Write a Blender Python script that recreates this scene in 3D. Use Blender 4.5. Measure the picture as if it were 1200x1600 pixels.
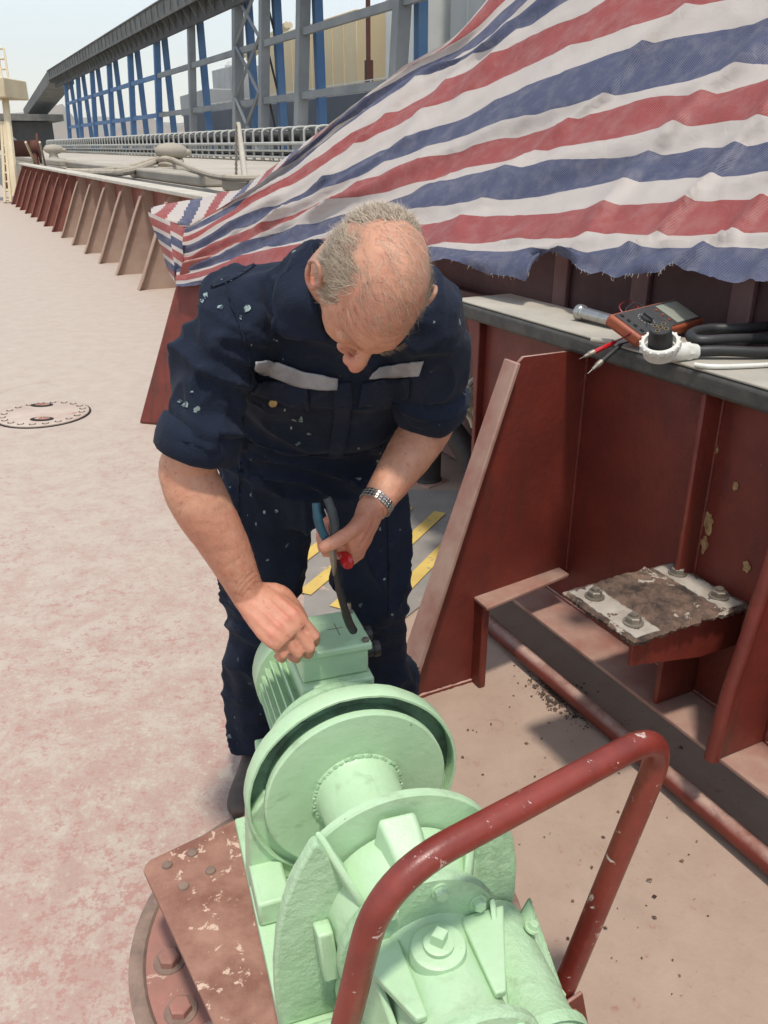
import bpy, bmesh, math, random
import numpy as np
from mathutils import Vector, Matrix, noise
from mathutils.bvhtree import BVHTree

for o in list(bpy.data.objects):
    bpy.data.objects.remove(o, do_unlink=True)
random.seed(7)
scene = bpy.context.scene
C = scene.collection
R = math.radians

# ------------------------------------------------------------------ camera
CAM_H = 1.60
PITCH = R(23.7)
FPX = 1300.0                                  # focal length in units of a 1200 x 1600 frame
cam_data = bpy.data.cameras.new('camera')
cam = bpy.data.objects.new('camera', cam_data)
C.objects.link(cam)
cam.location = (0, 0, CAM_H)
cam.rotation_euler = (R(90) - PITCH, 0, 0)
cam_data.sensor_fit = 'VERTICAL'
cam_data.sensor_height = 24.0
cam_data.lens = 24.0 * FPX / 1600.0
cam_data.clip_start = 0.05
cam_data.clip_end = 6000
scene.camera = cam

# ------------------------------------------------------------------ sky, sun, exposure
SUN_TO = Vector((0.058, -0.296, 1.0)).normalized()
sun_elev = math.asin(SUN_TO.z)
sun_az = math.atan2(SUN_TO.x, SUN_TO.y)       # clockwise from +Y
world = bpy.data.worlds.new('World')
scene.world = world
world.use_nodes = True
wn = world.node_tree
bg = wn.nodes['Background']
sky = wn.nodes.new('ShaderNodeTexSky')
sky.sky_type = 'NISHITA'
sky.sun_disc = False
sky.sun_elevation = sun_elev
sky.sun_rotation = sun_az
sky.altitude = 1200
sky.air_density = 1.6
sky.dust_density = 1.7
sky.ozone_density = 1.5
hsv = wn.nodes.new('ShaderNodeHueSaturation')          # thick harbour haze: a whiter sky
hsv.inputs['Saturation'].default_value = 0.5
wn.links.new(sky.outputs[0], hsv.inputs['Color'])
wn.links.new(hsv.outputs[0], bg.inputs[0])
bg.inputs[1].default_value = 0.15
sun_data = bpy.data.lights.new('sun', 'SUN')
sun_data.energy = 2.6
sun_data.angle = R(4.5)
sun_data.color = (1.0, 0.925, 0.82)
sun = bpy.data.objects.new('sun', sun_data)
C.objects.link(sun)
sun.rotation_euler = SUN_TO.to_track_quat('Z', 'Y').to_euler()
vs = scene.view_settings
vs.view_transform = 'Standard'
vs.look = 'None'
vs.gamma = 1.0
vs.exposure = 0.42
vs.use_curve_mapping = False

# ------------------------------------------------------------------ frames of reference
SP, CP = math.sin(PITCH), math.cos(PITCH)
def ray(u, v):
    k, d = (u - 600) / FPX, (v - 800) / FPX
    return Vector((k, CP - d * SP, -SP - d * CP))
def P(u, v, t):                               # a surveyed sight line and a distance -> a point of the place
    return Vector((0, 0, CAM_H)) + ray(u, v) * t
def G(u, v, z=0.0):                           # where a sight line meets height z
    r = ray(u, v)
    return P(u, v, (z - CAM_H) / r.z)
SA = Vector((-0.45, 0.893, 0)).normalized()   # along the ship
SN = Vector((0.893, 0.45, 0)).normalized()    # towards the quay
def S(s, w, z=0.0):
    return SA * s + SN * w + Vector((0, 0, z))
SHIP = Matrix(((SA.x, SN.x, 0, 0), (SA.y, SN.y, 0, 0), (0, 0, 1, 0), (0, 0, 0, 1)))

def c8(r, g, b):
    f = lambda x: (x / 255 / 12.92) if x / 255 <= 0.04045 else ((x / 255 + 0.055) / 1.055) ** 2.4
    return (f(r), f(g), f(b), 1.0)

# ------------------------------------------------------------------ materials
def new_mat(name):
    m = bpy.data.materials.new(name)
    m.use_nodes = True
    return m, m.node_tree.nodes, m.node_tree.links, m.node_tree.nodes['Principled BSDF']
def n_noise(N, L, co, scale, detail=6, rough=0.6, dist=0.0):
    n = N.new('ShaderNodeTexNoise')
    n.inputs['Scale'].default_value = scale
    n.inputs['Detail'].default_value = detail
    n.inputs['Roughness'].default_value = rough
    n.inputs['Distortion'].default_value = dist
    L.new(co, n.inputs['Vector'])
    return n.outputs['Fac']
def n_ramp(N, L, fac, lo, hi):
    r = N.new('ShaderNodeMapRange')
    r.inputs['From Min'].default_value = lo
    r.inputs['From Max'].default_value = hi
    L.new(fac, r.inputs['Value'])
    return r.outputs['Result']
def n_mix(N, L, fac, a, b):
    m = N.new('ShaderNodeMix'); m.data_type = 'RGBA'
    for sock, val in ((m.inputs['Factor'], fac), (m.inputs[6], a), (m.inputs[7], b)):
        if isinstance(val, (int, float)): sock.default_value = val
        elif isinstance(val, tuple): sock.default_value = val
        else: L.new(val, sock)
    return m.outputs[2]
def n_math(N, L, op, a, b=0.0):
    m = N.new('ShaderNodeMath'); m.operation = op
    for i, val in enumerate((a, b)):
        if isinstance(val, (int, float)): m.inputs[i].default_value = val
        else: L.new(val, m.inputs[i])
    return m.outputs[0]
def paint(name, c1, c2=None, scale=6, rough=0.5, metal=0.0, bump=0.2, bscale=60, chip=None, chip_at=0.68, chip_scale=18,
          dust=None, dust_amt=0.6, spec=0.5, lo=0.35, hi=0.65, bdist=0.004, coat=0.0, smear=None):
    m, N, L, B = new_mat(name)
    co = N.new('ShaderNodeTexCoord').outputs['Object']
    col = c1
    if c2 is not None:
        col = n_mix(N, L, n_ramp(N, L, n_noise(N, L, co, scale, 8, 0.62), lo, hi), c1, c2)
    if dust is not None:
        g = N.new('ShaderNodeNewGeometry')
        sx = N.new('ShaderNodeSeparateXYZ'); L.new(g.outputs['Normal'], sx.inputs[0])
        up = n_ramp(N, L, sx.outputs['Z'], 0.45, 0.95)
        k = n_math(N, L, 'MULTIPLY', up, n_ramp(N, L, n_noise(N, L, co, scale * 1.7, 8, 0.7), 0.25, 0.6))
        k = n_math(N, L, 'MULTIPLY', k, dust_amt)
        col = n_mix(N, L, k, col, dust)
    if smear is not None:                      # stains with a drawn-out shape: (colour, threshold, scale xyz, amount)
        mp = N.new('ShaderNodeMapping'); mp.inputs['Scale'].default_value = smear[2]; L.new(co, mp.inputs[0])
        f = n_ramp(N, L, n_noise(N, L, mp.outputs[0], 1.0, 8, 0.66, 0.5), smear[1], smear[1] + 0.16)
        col = n_mix(N, L, n_math(N, L, 'MULTIPLY', f, smear[3]), col, smear[0])
    if chip is not None:
        f = n_ramp(N, L, n_noise(N, L, co, chip_scale, 10, 0.7, 0.4), chip_at, chip_at + 0.02)
        col = n_mix(N, L, f, col, chip)
    if isinstance(col, tuple): B.inputs['Base Color'].default_value = col
    else: L.new(col, B.inputs['Base Color'])
    rn = n_noise(N, L, co, bscale * 0.3, 4, 0.6)
    rr = N.new('ShaderNodeMapRange')
    rr.inputs['To Min'].default_value = max(0.02, rough - 0.12)
    rr.inputs['To Max'].default_value = min(1, rough + 0.15)
    L.new(rn, rr.inputs['Value']); L.new(rr.outputs[0], B.inputs['Roughness'])
    B.inputs['Metallic'].default_value = metal
    B.inputs['Specular IOR Level'].default_value = spec
    B.inputs['Coat Weight'].default_value = coat
    if bump > 0:
        bn = N.new('ShaderNodeBump')
        bn.inputs['Strength'].default_value = bump
        bn.inputs['Distance'].default_value = bdist
        L.new(n_noise(N, L, co, bscale, 8, 0.65), bn.inputs['Height'])
        L.new(bn.outputs[0], B.inputs['Normal'])
    return m

DUST = c8(196, 180, 160)
M = {}
M['green'] = paint('mint_paint', c8(180, 209, 172), c8(168, 199, 160), 7, 0.40, bump=0.35, bscale=38, chip=c8(92, 84, 66), chip_at=0.70, chip_scale=24, smear=(c8(120, 134, 104), 0.58, (9, 9, 16), 0.5), bdist=0.005)
M['green_cast'] = paint('mint_paint_on_cast_iron', c8(176, 206, 169), c8(156, 190, 150), 9, 0.48, bump=0.8, bscale=55, chip=c8(60, 52, 46), chip_at=0.70, chip_scale=24, smear=(c8(108, 120, 92), 0.57, (12, 12, 9), 0.5), bdist=0.006)
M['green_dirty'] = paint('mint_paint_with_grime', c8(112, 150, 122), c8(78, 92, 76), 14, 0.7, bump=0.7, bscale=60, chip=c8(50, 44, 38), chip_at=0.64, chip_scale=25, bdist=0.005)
M['red'] = paint('oxide_red_paint', c8(116, 48, 36), c8(98, 38, 29), 6, 0.48, bump=0.6, bscale=40, chip=c8(150, 118, 98), chip_at=0.705, chip_scale=34, smear=(c8(70, 42, 32), 0.55, (16, 16, 2.2), 0.75), dust=c8(178, 150, 136), dust_amt=0.95, bdist=0.004)
M['red_far'] = paint('oxide_red_paint_dusty', c8(116, 58, 48), c8(138, 92, 78), 1.6, 0.75, bump=0.2, bscale=20, dust=DUST, dust_amt=0.9)
M['stay_tan'] = paint('dust_caked_stay', c8(170, 148, 131), c8(152, 122, 106), 2.2, 0.85, bump=0.2, bscale=20, dust=DUST, dust_amt=0.9)
M['red_dusty'] = paint('oxide_red_under_dust', c8(142, 98, 86), c8(164, 136, 121), 6, 0.75, bump=0.3, bscale=40, chip=c8(120, 60, 50), chip_at=0.66, chip_scale=9)
M['maroon'] = paint('dark_maroon_paint', c8(84, 56, 58), c8(66, 42, 46), 5, 0.55, bump=0.3, bscale=70)
M['rail_top'] = paint('grey_rail_paint', c8(172, 166, 152), c8(150, 144, 132), 5, 0.7, bump=0.3, bscale=60, chip=c8(110, 104, 96), chip_at=0.68, chip_scale=14)
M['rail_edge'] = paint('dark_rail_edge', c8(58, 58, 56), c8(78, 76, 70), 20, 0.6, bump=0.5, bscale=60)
M['rail_far'] = paint('far_rail_dusty_paint', c8(190, 184, 172), c8(172, 164, 150), 3, 0.8, bump=0.1, bscale=20)
M['handle'] = paint('red_handle_paint', c8(132, 56, 45), c8(110, 44, 36), 14, 0.34, bump=0.45, bscale=55, chip=c8(190, 170, 160), chip_at=0.622, chip_scale=34, bdist=0.002)
M['black'] = paint('black_rubber', c8(34, 34, 35), c8(44, 43, 42), 20, 0.5, bump=0.15, bscale=90)
M['black_iron'] = paint('black_iron', c8(30, 26, 26), c8(50, 40, 38), 8, 0.6, bump=0.3, bscale=40)
M['steel'] = paint('bright_steel', c8(186, 184, 178), c8(160, 158, 152), 20, 0.3, metal=1.0, bump=0.1, bscale=120)
M['dull_steel'] = paint('dull_steel', c8(150, 142, 130), c8(120, 110, 98), 30, 0.5, metal=0.6, bump=0.3, bscale=80)
M['old_steel'] = paint('dusty_old_steel', c8(140, 118, 104), c8(112, 92, 82), 20, 0.75, bump=0.5, bscale=60)
M['rust_plate'] = paint('rusty_red_plate', c8(156, 116, 99), c8(124, 82, 69), 12, 0.75, bump=0.9, bscale=45, chip=c8(196, 168, 148), chip_at=0.585, chip_scale=26, bdist=0.004)
M['scale_rust'] = paint('flaking_rust', c8(56, 44, 38), c8(124, 100, 84), 16, 0.9, bump=1.0, bscale=60, chip=c8(176, 164, 150), chip_at=0.60, chip_scale=11, bdist=0.012)
M['pale_scale'] = paint('pale_bare_patch', c8(170, 162, 150), c8(142, 132, 120), 14, 0.85, bump=0.7, bscale=50, chip=c8(96, 76, 62), chip_at=0.62, chip_scale=20)
M['yellow'] = paint('worn_yellow_paint', c8(206, 178, 96), c8(190, 160, 88), 8, 0.7, bump=0.2, bscale=50, chip=c8(128, 124, 118), chip_at=0.60, chip_scale=18)
M['grey_deck'] = paint('grey_deck_paint', c8(128, 124, 118), c8(142, 136, 128), 7, 0.75, bump=0.3, bscale=40, chip=c8(176, 152, 136), chip_at=0.62, chip_scale=10)
M['hole'] = paint('dark_hole', c8(18, 16, 15), None, 5, 0.9, bump=0)
M['white_plastic'] = paint('white_plastic', c8(212, 210, 202), c8(200, 198, 188), 20, 0.35, bump=0.05, bscale=60)
M['orange_rubber'] = paint('orange_brown_rubber', c8(150, 78, 48), c8(134, 66, 42), 20, 0.5, bump=0.15, bscale=80)
M['meter_face'] = paint('meter_face', c8(52, 50, 50), c8(60, 58, 56), 40, 0.45, bump=0.0)
M['lcd'] = paint('meter_screen', c8(150, 152, 138), c8(140, 143, 130), 20, 0.2, bump=0.0)
M['red_plastic'] = paint('red_plastic', c8(176, 32, 36), c8(160, 26, 30), 30, 0.2, bump=0.0, coat=0.4)
M['red_wire'] = paint('red_wire', c8(120, 24, 26), c8(104, 20, 22), 30, 0.35, bump=0.0)
M['print_white'] = paint('white_print', c8(200, 198, 192), None, 5, 0.5, bump=0)
M['teal'] = paint('teal_grip', c8(38, 84, 100), c8(30, 70, 86), 30, 0.45, bump=0.1, bscale=90)
M['rope_white'] = paint('white_rope', c8(206, 200, 184), c8(186, 178, 160), 30, 0.9, bump=0.6, bscale=120)
M['rope_dusty'] = paint('dusty_mooring_rope', c8(172, 162, 146), c8(150, 140, 124), 8, 0.95, bump=0.6, bscale=40)
M['leather'] = paint('dusty_leather', c8(66, 56, 52), c8(88, 76, 68), 18, 0.65, bump=0.4, bscale=70)
M['concrete'] = paint('dusty_concrete', c8(164, 156, 142), c8(146, 138, 126), 0.8, 0.95, bump=0.4, bscale=8)
M['quay'] = paint('quay_floor', c8(178, 170, 156), c8(160, 152, 140), 0.35, 0.95, bump=0.2, bscale=5, chip=c8(150, 144, 134), chip_at=0.64, chip_scale=0.6)
M['cream'] = paint('cream_paint', c8(204, 190, 160), c8(192, 176, 146), 1.5, 0.65, bump=0.1, bscale=20, chip=c8(150, 110, 80), chip_at=0.7, chip_scale=5)
M['blue_steel'] = paint('blue_steelwork', c8(66, 104, 150), c8(90, 124, 160), 0.25, 0.65, bump=0.05, bscale=3)
M['grey_steel'] = paint('grey_steelwork', c8(116, 120, 122), c8(136, 138, 138), 0.4, 0.7, bump=0.05, bscale=3)
M['gallery'] = paint('gallery_sheeting', c8(98, 96, 92), c8(124, 122, 115), 0.7, 0.8, bump=0.1, bscale=3)
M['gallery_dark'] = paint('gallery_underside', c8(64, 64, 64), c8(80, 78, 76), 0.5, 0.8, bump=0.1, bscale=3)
M['hoop'] = paint('galvanised_hoop', c8(176, 176, 170), c8(158, 158, 152), 2, 0.6, bump=0.05, bscale=10)
M['hull'] = paint('blue_grey_hull', c8(58, 66, 80), c8(70, 78, 90), 0.12, 0.6, bump=0.05, bscale=1)
M['ship_cream'] = paint('ship_cream_paint', c8(206, 188, 152), c8(196, 178, 142), 0.15, 0.7, bump=0.05, bscale=1)
M['ship_grey'] = paint('ship_grey_paint', c8(166, 168, 166), c8(154, 156, 154), 0.2, 0.7, bump=0.05, bscale=1)
M['ship_white'] = paint('ship_white_paint', c8(212, 212, 206), c8(196, 196, 190), 0.3, 0.6, bump=0.05, bscale=1)
M['ship_rust'] = paint('ship_rusty_red', c8(96, 52, 40), c8(76, 44, 36), 0.6, 0.8, bump=0.05, bscale=1)
M['ship_green'] = paint('ship_green_paint', c8(36, 104, 70), c8(40, 96, 66), 0.3, 0.6, bump=0.05, bscale=1)
M['hill'] = paint('hill_rock', c8(150, 126, 112), c8(112, 112, 92), 0.004, 1.0, bump=0)
M['hill_far'] = paint('far_hill_scrub', c8(118, 122, 104), c8(136, 126, 110), 0.003, 1.0, bump=0)
M['water'] = paint('harbour_water', c8(92, 112, 116), c8(78, 98, 104), 0.05, 0.15, bump=0.3, bscale=0.8, bdist=0.1)

# ------------------------------------------------------------------ mesh building
OFF = {}
class MB:
    def __init__(self, mtx=None):
        self.v, self.f, self.mtx = [], [], mtx or Matrix()
    def add(self, vs, fs):
        n = len(self.v)
        self.v += [self.mtx @ Vector(p) for p in vs]
        self.f += [tuple(i + n for i in f) for f in fs]
        return self
    def box(self, x0, x1, y0, y1, z0, z1):
        return self.add([(x0,y0,z0),(x1,y0,z0),(x1,y1,z0),(x0,y1,z0),(x0,y0,z1),(x1,y0,z1),(x1,y1,z1),(x0,y1,z1)],
                        [(0,3,2,1),(4,5,6,7),(0,1,5,4),(1,2,6,5),(2,3,7,6),(3,0,4,7)])
    def hexa(self, p):                        # eight corners, bottom ring then top ring
        return self.add(p, [(0,3,2,1),(4,5,6,7),(0,1,5,4),(1,2,6,5),(2,3,7,6),(3,0,4,7)])
    def rings(self, rings, cap=True, close=True):
        n = len(rings[0]); vs = [p for r in rings for p in r]; fs = []
        for i in range(len(rings) - 1):
            for j in range(n if close else n - 1):
                k = (j + 1) % n
                fs.append((i*n+j, i*n+k, (i+1)*n+k, (i+1)*n+j))
        if cap and close:
            fs.append(tuple(range(n-1, -1, -1))); fs.append(tuple((len(rings)-1)*n + j for j in range(n)))
        return self.add(vs, fs)
    def tube(self, pts, r, seg=12, cap=True, ref=None, flat=1.0):
        pts = [Vector(p) for p in pts]; rs = r if isinstance(r, (list, tuple)) else [r] * len(pts)
        rings = []; prev = ref
        for i, p in enumerate(pts):
            t = (pts[min(i+1, len(pts)-1)] - pts[max(i-1, 0)]).normalized()
            if prev is None: prev = Vector((0,0,1)) if abs(t.z) < 0.9 else Vector((1,0,0))
            s = (prev - t * prev.dot(t))
            if s.length < 1e-6: s = t.orthogonal()
            s.normalize(); b = t.cross(s); prev = s
            rings.append([p + s*math.cos(a)*rs[i]*flat + b*math.sin(a)*rs[i] for a in [2*math.pi*k/seg for k in range(seg)]])
        return self.rings(rings, cap)
    def lathe(self, prof, o=(0,0,0), ax=(1,0,0), seg=32, jit=0.0):      # prof: (distance along axis, radius)
        o, ax = Vector(o), Vector(ax).normalized()
        s = Vector((0,0,1)) if abs(ax.z) < 0.9 else Vector((1,0,0))
        s = (s - ax*s.dot(ax)).normalized(); b = ax.cross(s)
        rings = []
        for d, r in prof:
            rings.append([o + ax*d + (s*math.cos(a) + b*math.sin(a)) * (r + (random.uniform(-jit, jit) if jit else 0)) for a in [2*math.pi*k/seg for k in range(seg)]])
        return self.rings(rings)
    def prism(self, poly, d):                 # polygon of 3-D points pushed along d
        d = Vector(d); n = len(poly); a = [Vector(p) for p in poly]
        return self.add(a + [p + d for p in a], [tuple(range(n-1,-1,-1)), tuple(range(n, 2*n))] + [(i,(i+1)%n,n+(i+1)%n,n+i) for i in range(n)])
    def grid(self, rows):
        n = len(rows[0])
        return self.add([p for r in rows for p in r], [(i*n+j, i*n+j+1, (i+1)*n+j+1, (i+1)*n+j) for i in range(len(rows)-1) for j in range(n-1)])
    def mesh(self, name, off=Vector(), smooth=40):
        me = bpy.data.meshes.new(name)
        me.from_pydata([tuple(p - off) for p in self.v], [], self.f)
        bm = bmesh.new(); bm.from_mesh(me); bmesh.ops.recalc_face_normals(bm, faces=bm.faces); bm.to_mesh(me); bm.free()
        if smooth:
            me.polygons.foreach_set('use_smooth', [True]*len(me.polygons))
            me.set_sharp_from_angle(angle=R(smooth))
        return me
def tag(o, label=None, cat=None, group=None, kind=None):
    for k, val in (('label', label), ('category', cat), ('group', group), ('kind', kind)):
        if val: o[k] = val
    return o
def thing(name, loc, label, cat, group=None):
    o = bpy.data.objects.new(name, None); C.objects.link(o); o.location = loc; o.empty_display_size = 0.1
    OFF[o.name] = Vector(loc)
    return tag(o, label, cat, group)
def obj(name, mb, mat, parent=None, bevel=0.0, smooth=40, seg=2, off=None, subdiv=0):
    off = OFF[parent.name] if parent is not None else (Vector(off) if off is not None else Vector())
    me = mb if isinstance(mb, bpy.types.Mesh) else mb.mesh(name, off, smooth)
    o = bpy.data.objects.new(name, me); C.objects.link(o)
    me.materials.append(mat if not isinstance(mat, str) else M[mat])
    if parent is not None: o.parent = parent
    else: o.location = off
    OFF[o.name] = off
    if bevel:
        b = o.modifiers.new('bevel', 'BEVEL'); b.width = bevel; b.segments = seg; b.limit_method = 'ANGLE'; b.angle_limit = R(35)
        b.harden_normals = False
    return o
def spline(pts, n=8):                          # Catmull-Rom through points (any dimension)
    pts = [Vector(p) for p in pts]; out = []
    for i in range(len(pts) - 1):
        p0, p1, p2, p3 = pts[max(i-1,0)], pts[i], pts[i+1], pts[min(i+2, len(pts)-1)]
        for k in range(n):
            t = k / n
            out.append(0.5 * ((2*p1) + (p2-p0)*t + (2*p0-5*p1+4*p2-p3)*t*t + (3*p1-p0-3*p2+p3)*t**3))
    out.append(pts[-1]); return out
def fillet(pts, rad, n=8):                     # polyline with rounded corners
    pts = [Vector(p) for p in pts]; out = [pts[0]]
    for i in range(1, len(pts) - 1):
        a, b, c = pts[i-1], pts[i], pts[i+1]
        d1, d2 = (a-b).normalized(), (c-b).normalized()
        r = min(rad, (a-b).length*0.49, (c-b).length*0.49)
        s, e = b + d1*r, b + d2*r
        for k in range(n + 1):
            t = k / n; out.append(s*(1-t)**2 + b*2*t*(1-t) + e*t*t)
    out.append(pts[-1]); return out
def bolt(parent, o, ax, r=0.012, h=0.01, mat='green', name='bolt', washer=True, stud=0.0):
    mb = MB(); o, ax = Vector(o), Vector(ax).normalized()
    if washer: mb.lathe([(-0.002, r*1.35), (0.002, r*1.35)], o, ax, 16)
    mb.lathe([(0.0, r), (h*0.85, r), (h, r*0.85)], o, ax, 6)
    if stud: mb.lathe([(0.0, r*0.55), (h+stud, r*0.55)], o, ax, 10)
    return obj(name, mb, mat, parent, smooth=30)

# ================================================================== THE SETTING
def deck_material():
    m, N, L, B = new_mat('deck_paint_and_dust')
    co = N.new('ShaderNodeTexCoord').outputs['Object']
    sx = N.new('ShaderNodeSeparateXYZ'); L.new(co, sx.inputs[0])
    big = n_noise(N, L, co, 1.1, 6, 0.6)
    mid = n_noise(N, L, co, 7.0, 12, 0.72, 0.3)
    fine = n_noise(N, L, co, 26, 10, 0.72, 0.2)
    # near left: worn red under dust;  far: an even coat of pale cement dust;  right: newer pinkish brown coat
    pale = n_mix(N, L, n_ramp(N, L, mid, 0.35, 0.65), c8(178, 166, 153), c8(170, 154, 142))
    red = n_mix(N, L, n_ramp(N, L, fine, 0.3, 0.7), c8(160, 118, 108), c8(172, 142, 131))
    brown = n_mix(N, L, n_ramp(N, L, mid, 0.3, 0.7), c8(170, 149, 133), c8(158, 136, 121))
    # wear field: strongest round the winch, fading away with distance
    d = n_math(N, L, 'ADD', sx.outputs['Y'], n_math(N, L, 'MULTIPLY', n_math(N, L, 'SUBTRACT', big, 0.5), 3.0))
    wear = n_ramp(N, L, d, 6.5, 1.0)
    grit = n_noise(N, L, co, 95, 8, 0.75)
    patch = n_math(N, L, 'ADD', n_math(N, L, 'ADD', n_math(N, L, 'MULTIPLY', mid, 0.30), n_math(N, L, 'MULTIPLY', fine, 0.38)), n_math(N, L, 'MULTIPLY', grit, 0.32))
    thr = n_math(N, L, 'ADD', patch, n_math(N, L, 'MULTIPLY', wear, 0.13))
    k = n_ramp(N, L, thr, 0.56, 0.65)
    k = n_math(N, L, 'MULTIPLY', k, n_ramp(N, L, wear, 0.0, 0.25))
    col = n_mix(N, L, n_math(N, L, 'MULTIPLY', k, 0.62), pale, red)
    sharp = n_math(N, L, 'ADD', n_math(N, L, 'ADD', n_math(N, L, 'MULTIPLY', fine, 0.5), n_math(N, L, 'MULTIPLY', grit, 0.3)), n_math(N, L, 'MULTIPLY', n_noise(N, L, co, 2.6, 5, 0.6), 0.2))
    ks = n_ramp(N, L, n_math(N, L, 'ADD', sharp, n_math(N, L, 'MULTIPLY', wear, 0.06)), 0.585, 0.605)
    col = n_mix(N, L, n_math(N, L, 'MULTIPLY', n_math(N, L, 'MULTIPLY', ks, n_ramp(N, L, wear, 0.05, 0.5)), 0.5), col, c8(158, 108, 99))
    kw = n_ramp(N, L, n_math(N, L, 'SUBTRACT', sharp, n_math(N, L, 'MULTIPLY', wear, 0.01)), 0.435, 0.415)
    col = n_mix(N, L, n_math(N, L, 'MULTIPLY', kw, 0.55), col, c8(186, 174, 152))
    # the right hand coat, bounded by the line of the winch, with a torn border
    e = n_math(N, L, 'ADD', n_math(N, L, 'ADD', n_math(N, L, 'MULTIPLY', sx.outputs['X'], 1.0), n_math(N, L, 'MULTIPLY', sx.outputs['Y'], 0.28)),
               n_math(N, L, 'MULTIPLY', n_math(N, L, 'SUBTRACT', mid, 0.5), 0.35))
    kr = n_ramp(N, L, e, 0.42, 0.56)
    brown = n_mix(N, L, n_math(N, L, 'MULTIPLY', n_ramp(N, L, patch, 0.553, 0.60), 0.62), brown, c8(146, 92, 80))
    col = n_mix(N, L, kr, col, brown)
    # white scratches and dark specks
    sp = n_ramp(N, L, n_noise(N, L, co, 60, 6, 0.8), 0.70, 0.73)
    col = n_mix(N, L, n_math(N, L, 'MULTIPLY', sp, 0.5), col, c8(204, 192, 176))
    dk = n_ramp(N, L, n_noise(N, L, co, 45, 4, 0.7, 0.5), 0.735, 0.75)
    col = n_mix(N, L, n_math(N, L, 'MULTIPLY', dk, 0.7), col, c8(96, 78, 68))
    st = n_ramp(N, L, n_noise(N, L, co, 2.2, 8, 0.7, 0.8), 0.60, 0.75)
    col = n_mix(N, L, n_math(N, L, 'MULTIPLY', st, 0.35), col, c8(140, 122, 110))
    L.new(col, B.inputs['Base Color'])
    B.inputs['Roughness'].default_value = 0.72
    B.inputs['Specular IOR Level'].default_value = 0.35
    bn = N.new('ShaderNodeBump'); bn.inputs['Strength'].default_value = 0.45; bn.inputs['Distance'].default_value = 0.004
    L.new(n_math(N, L, 'ADD', n_math(N, L, 'ADD', fine, n_math(N, L, 'MULTIPLY', mid, 0.8)), n_math(N, L, 'MULTIPLY', grit, 0.5)), bn.inputs['Height'])
    L.new(bn.outputs[0], B.inputs['Normal'])
    return m
M['deck'] = deck_material()

mb = MB(); mb.add([(-4000,-4000,-5),(4000,-4000,-5),(4000,4000,-5),(-4000,4000,-5)], [(0,1,2,3)])
tag(obj('water', mb, 'water'), kind='structure')
mb = MB(SHIP)                                   # the steel deck: hull edge follows the bulwark
def slab(mb, poly, z0, z1):
    mb.prism([(s, w, z0) for s, w in poly], (0, 0, z1 - z0))
slab(mb, [(-8,-14),(60,-14),(60,2.72),(3.2,2.72),(3.0,2.05),(-8,2.05)], -1.2, 0.0)
tag(obj('deck', mb, 'deck'), kind='structure')
mb = MB(SHIP); slab(mb, [(-60,3.9),(420,3.9),(420,34),(-60,34)], -5.5, 0.98)
tag(obj('quay', mb, 'quay'), kind='structure')
mb = MB(SHIP)                                   # raised kerb along the quay edge
for s0, s1 in ((2, 13.4), (14.6, 20.5), (22, 31), (32.5, 60)):
    mb.box(s0, s1, 3.95, 4.55, 0.985, 1.17)
tag(obj('quay_kerb', mb, 'concrete', bevel=0.04), kind='structure')
def hill(name, dist, pts, mat, thick=400):
    mb = MB(); top = []
    us = np.linspace(pts[0][0], pts[-1][0], 60)
    for u in us:
        v = np.interp(u, [p[0] for p in pts], [p[1] for p in pts])
        n_ = noise.fractal(Vector((u*0.03, dist*0.01, 0)), 1.0, 2.0, 5) * 4
        top.append(P(u, v + n_, dist))
    rows = []
    for k, (h, back) in enumerate(((0.0, 0), (0.45, thick*0.25), (0.8, thick*0.6), (1.0, thick), (0.0, thick*2))):
        row = []
        for p in top:
            d = Vector((p.x, p.y, 0)).normalized()
            q = p + d * (back - thick); row.append(Vector((q.x, q.y, -6 + (p.z + 6) * h)))
        rows.append(row)
    mb.grid(rows)
    tag(obj(name, mb, mat), kind='structure')
hill('hill', 2600, [(-700, 150),(-300,185),(0,190),(60,176),(100,160),(120,190),(170,215),(185,200),(225,175),(260,200),(290,195),(330,214),(420,225)], M['hill'])
hill('far_hill', 3600, [(-900, 185),(-300,195),(40,175),(90,185),(140,180),(200,186),(280,192),(360,180),(480,195),(800,200),(1500,190)], M['hill_far'], 500)

# ================================================================== NEAR BULWARK (right)
ZR = 1.116
bw = thing('bulwark', S(1.5, 1.64), 'red steel bulwark with pale flat rail and sloping stay beside the man', 'bulwark')
mb = MB(SHIP); mb.box(-1.6, 2.46, 1.63, 1.645, 0.17, ZR - 0.06)
obj('plate', mb, 'red', bw)
mb = MB(SHIP); mb.box(-1.7, 2.53, 1.552, 1.785, ZR - 0.006, ZR)
rl = obj('rail', mb, 'rail_top', bw, bevel=0.002)
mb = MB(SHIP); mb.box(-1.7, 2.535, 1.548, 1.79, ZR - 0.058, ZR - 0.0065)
obj('rail_edge', mb, 'rail_edge', bw, bevel=0.012, seg=3)
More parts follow.
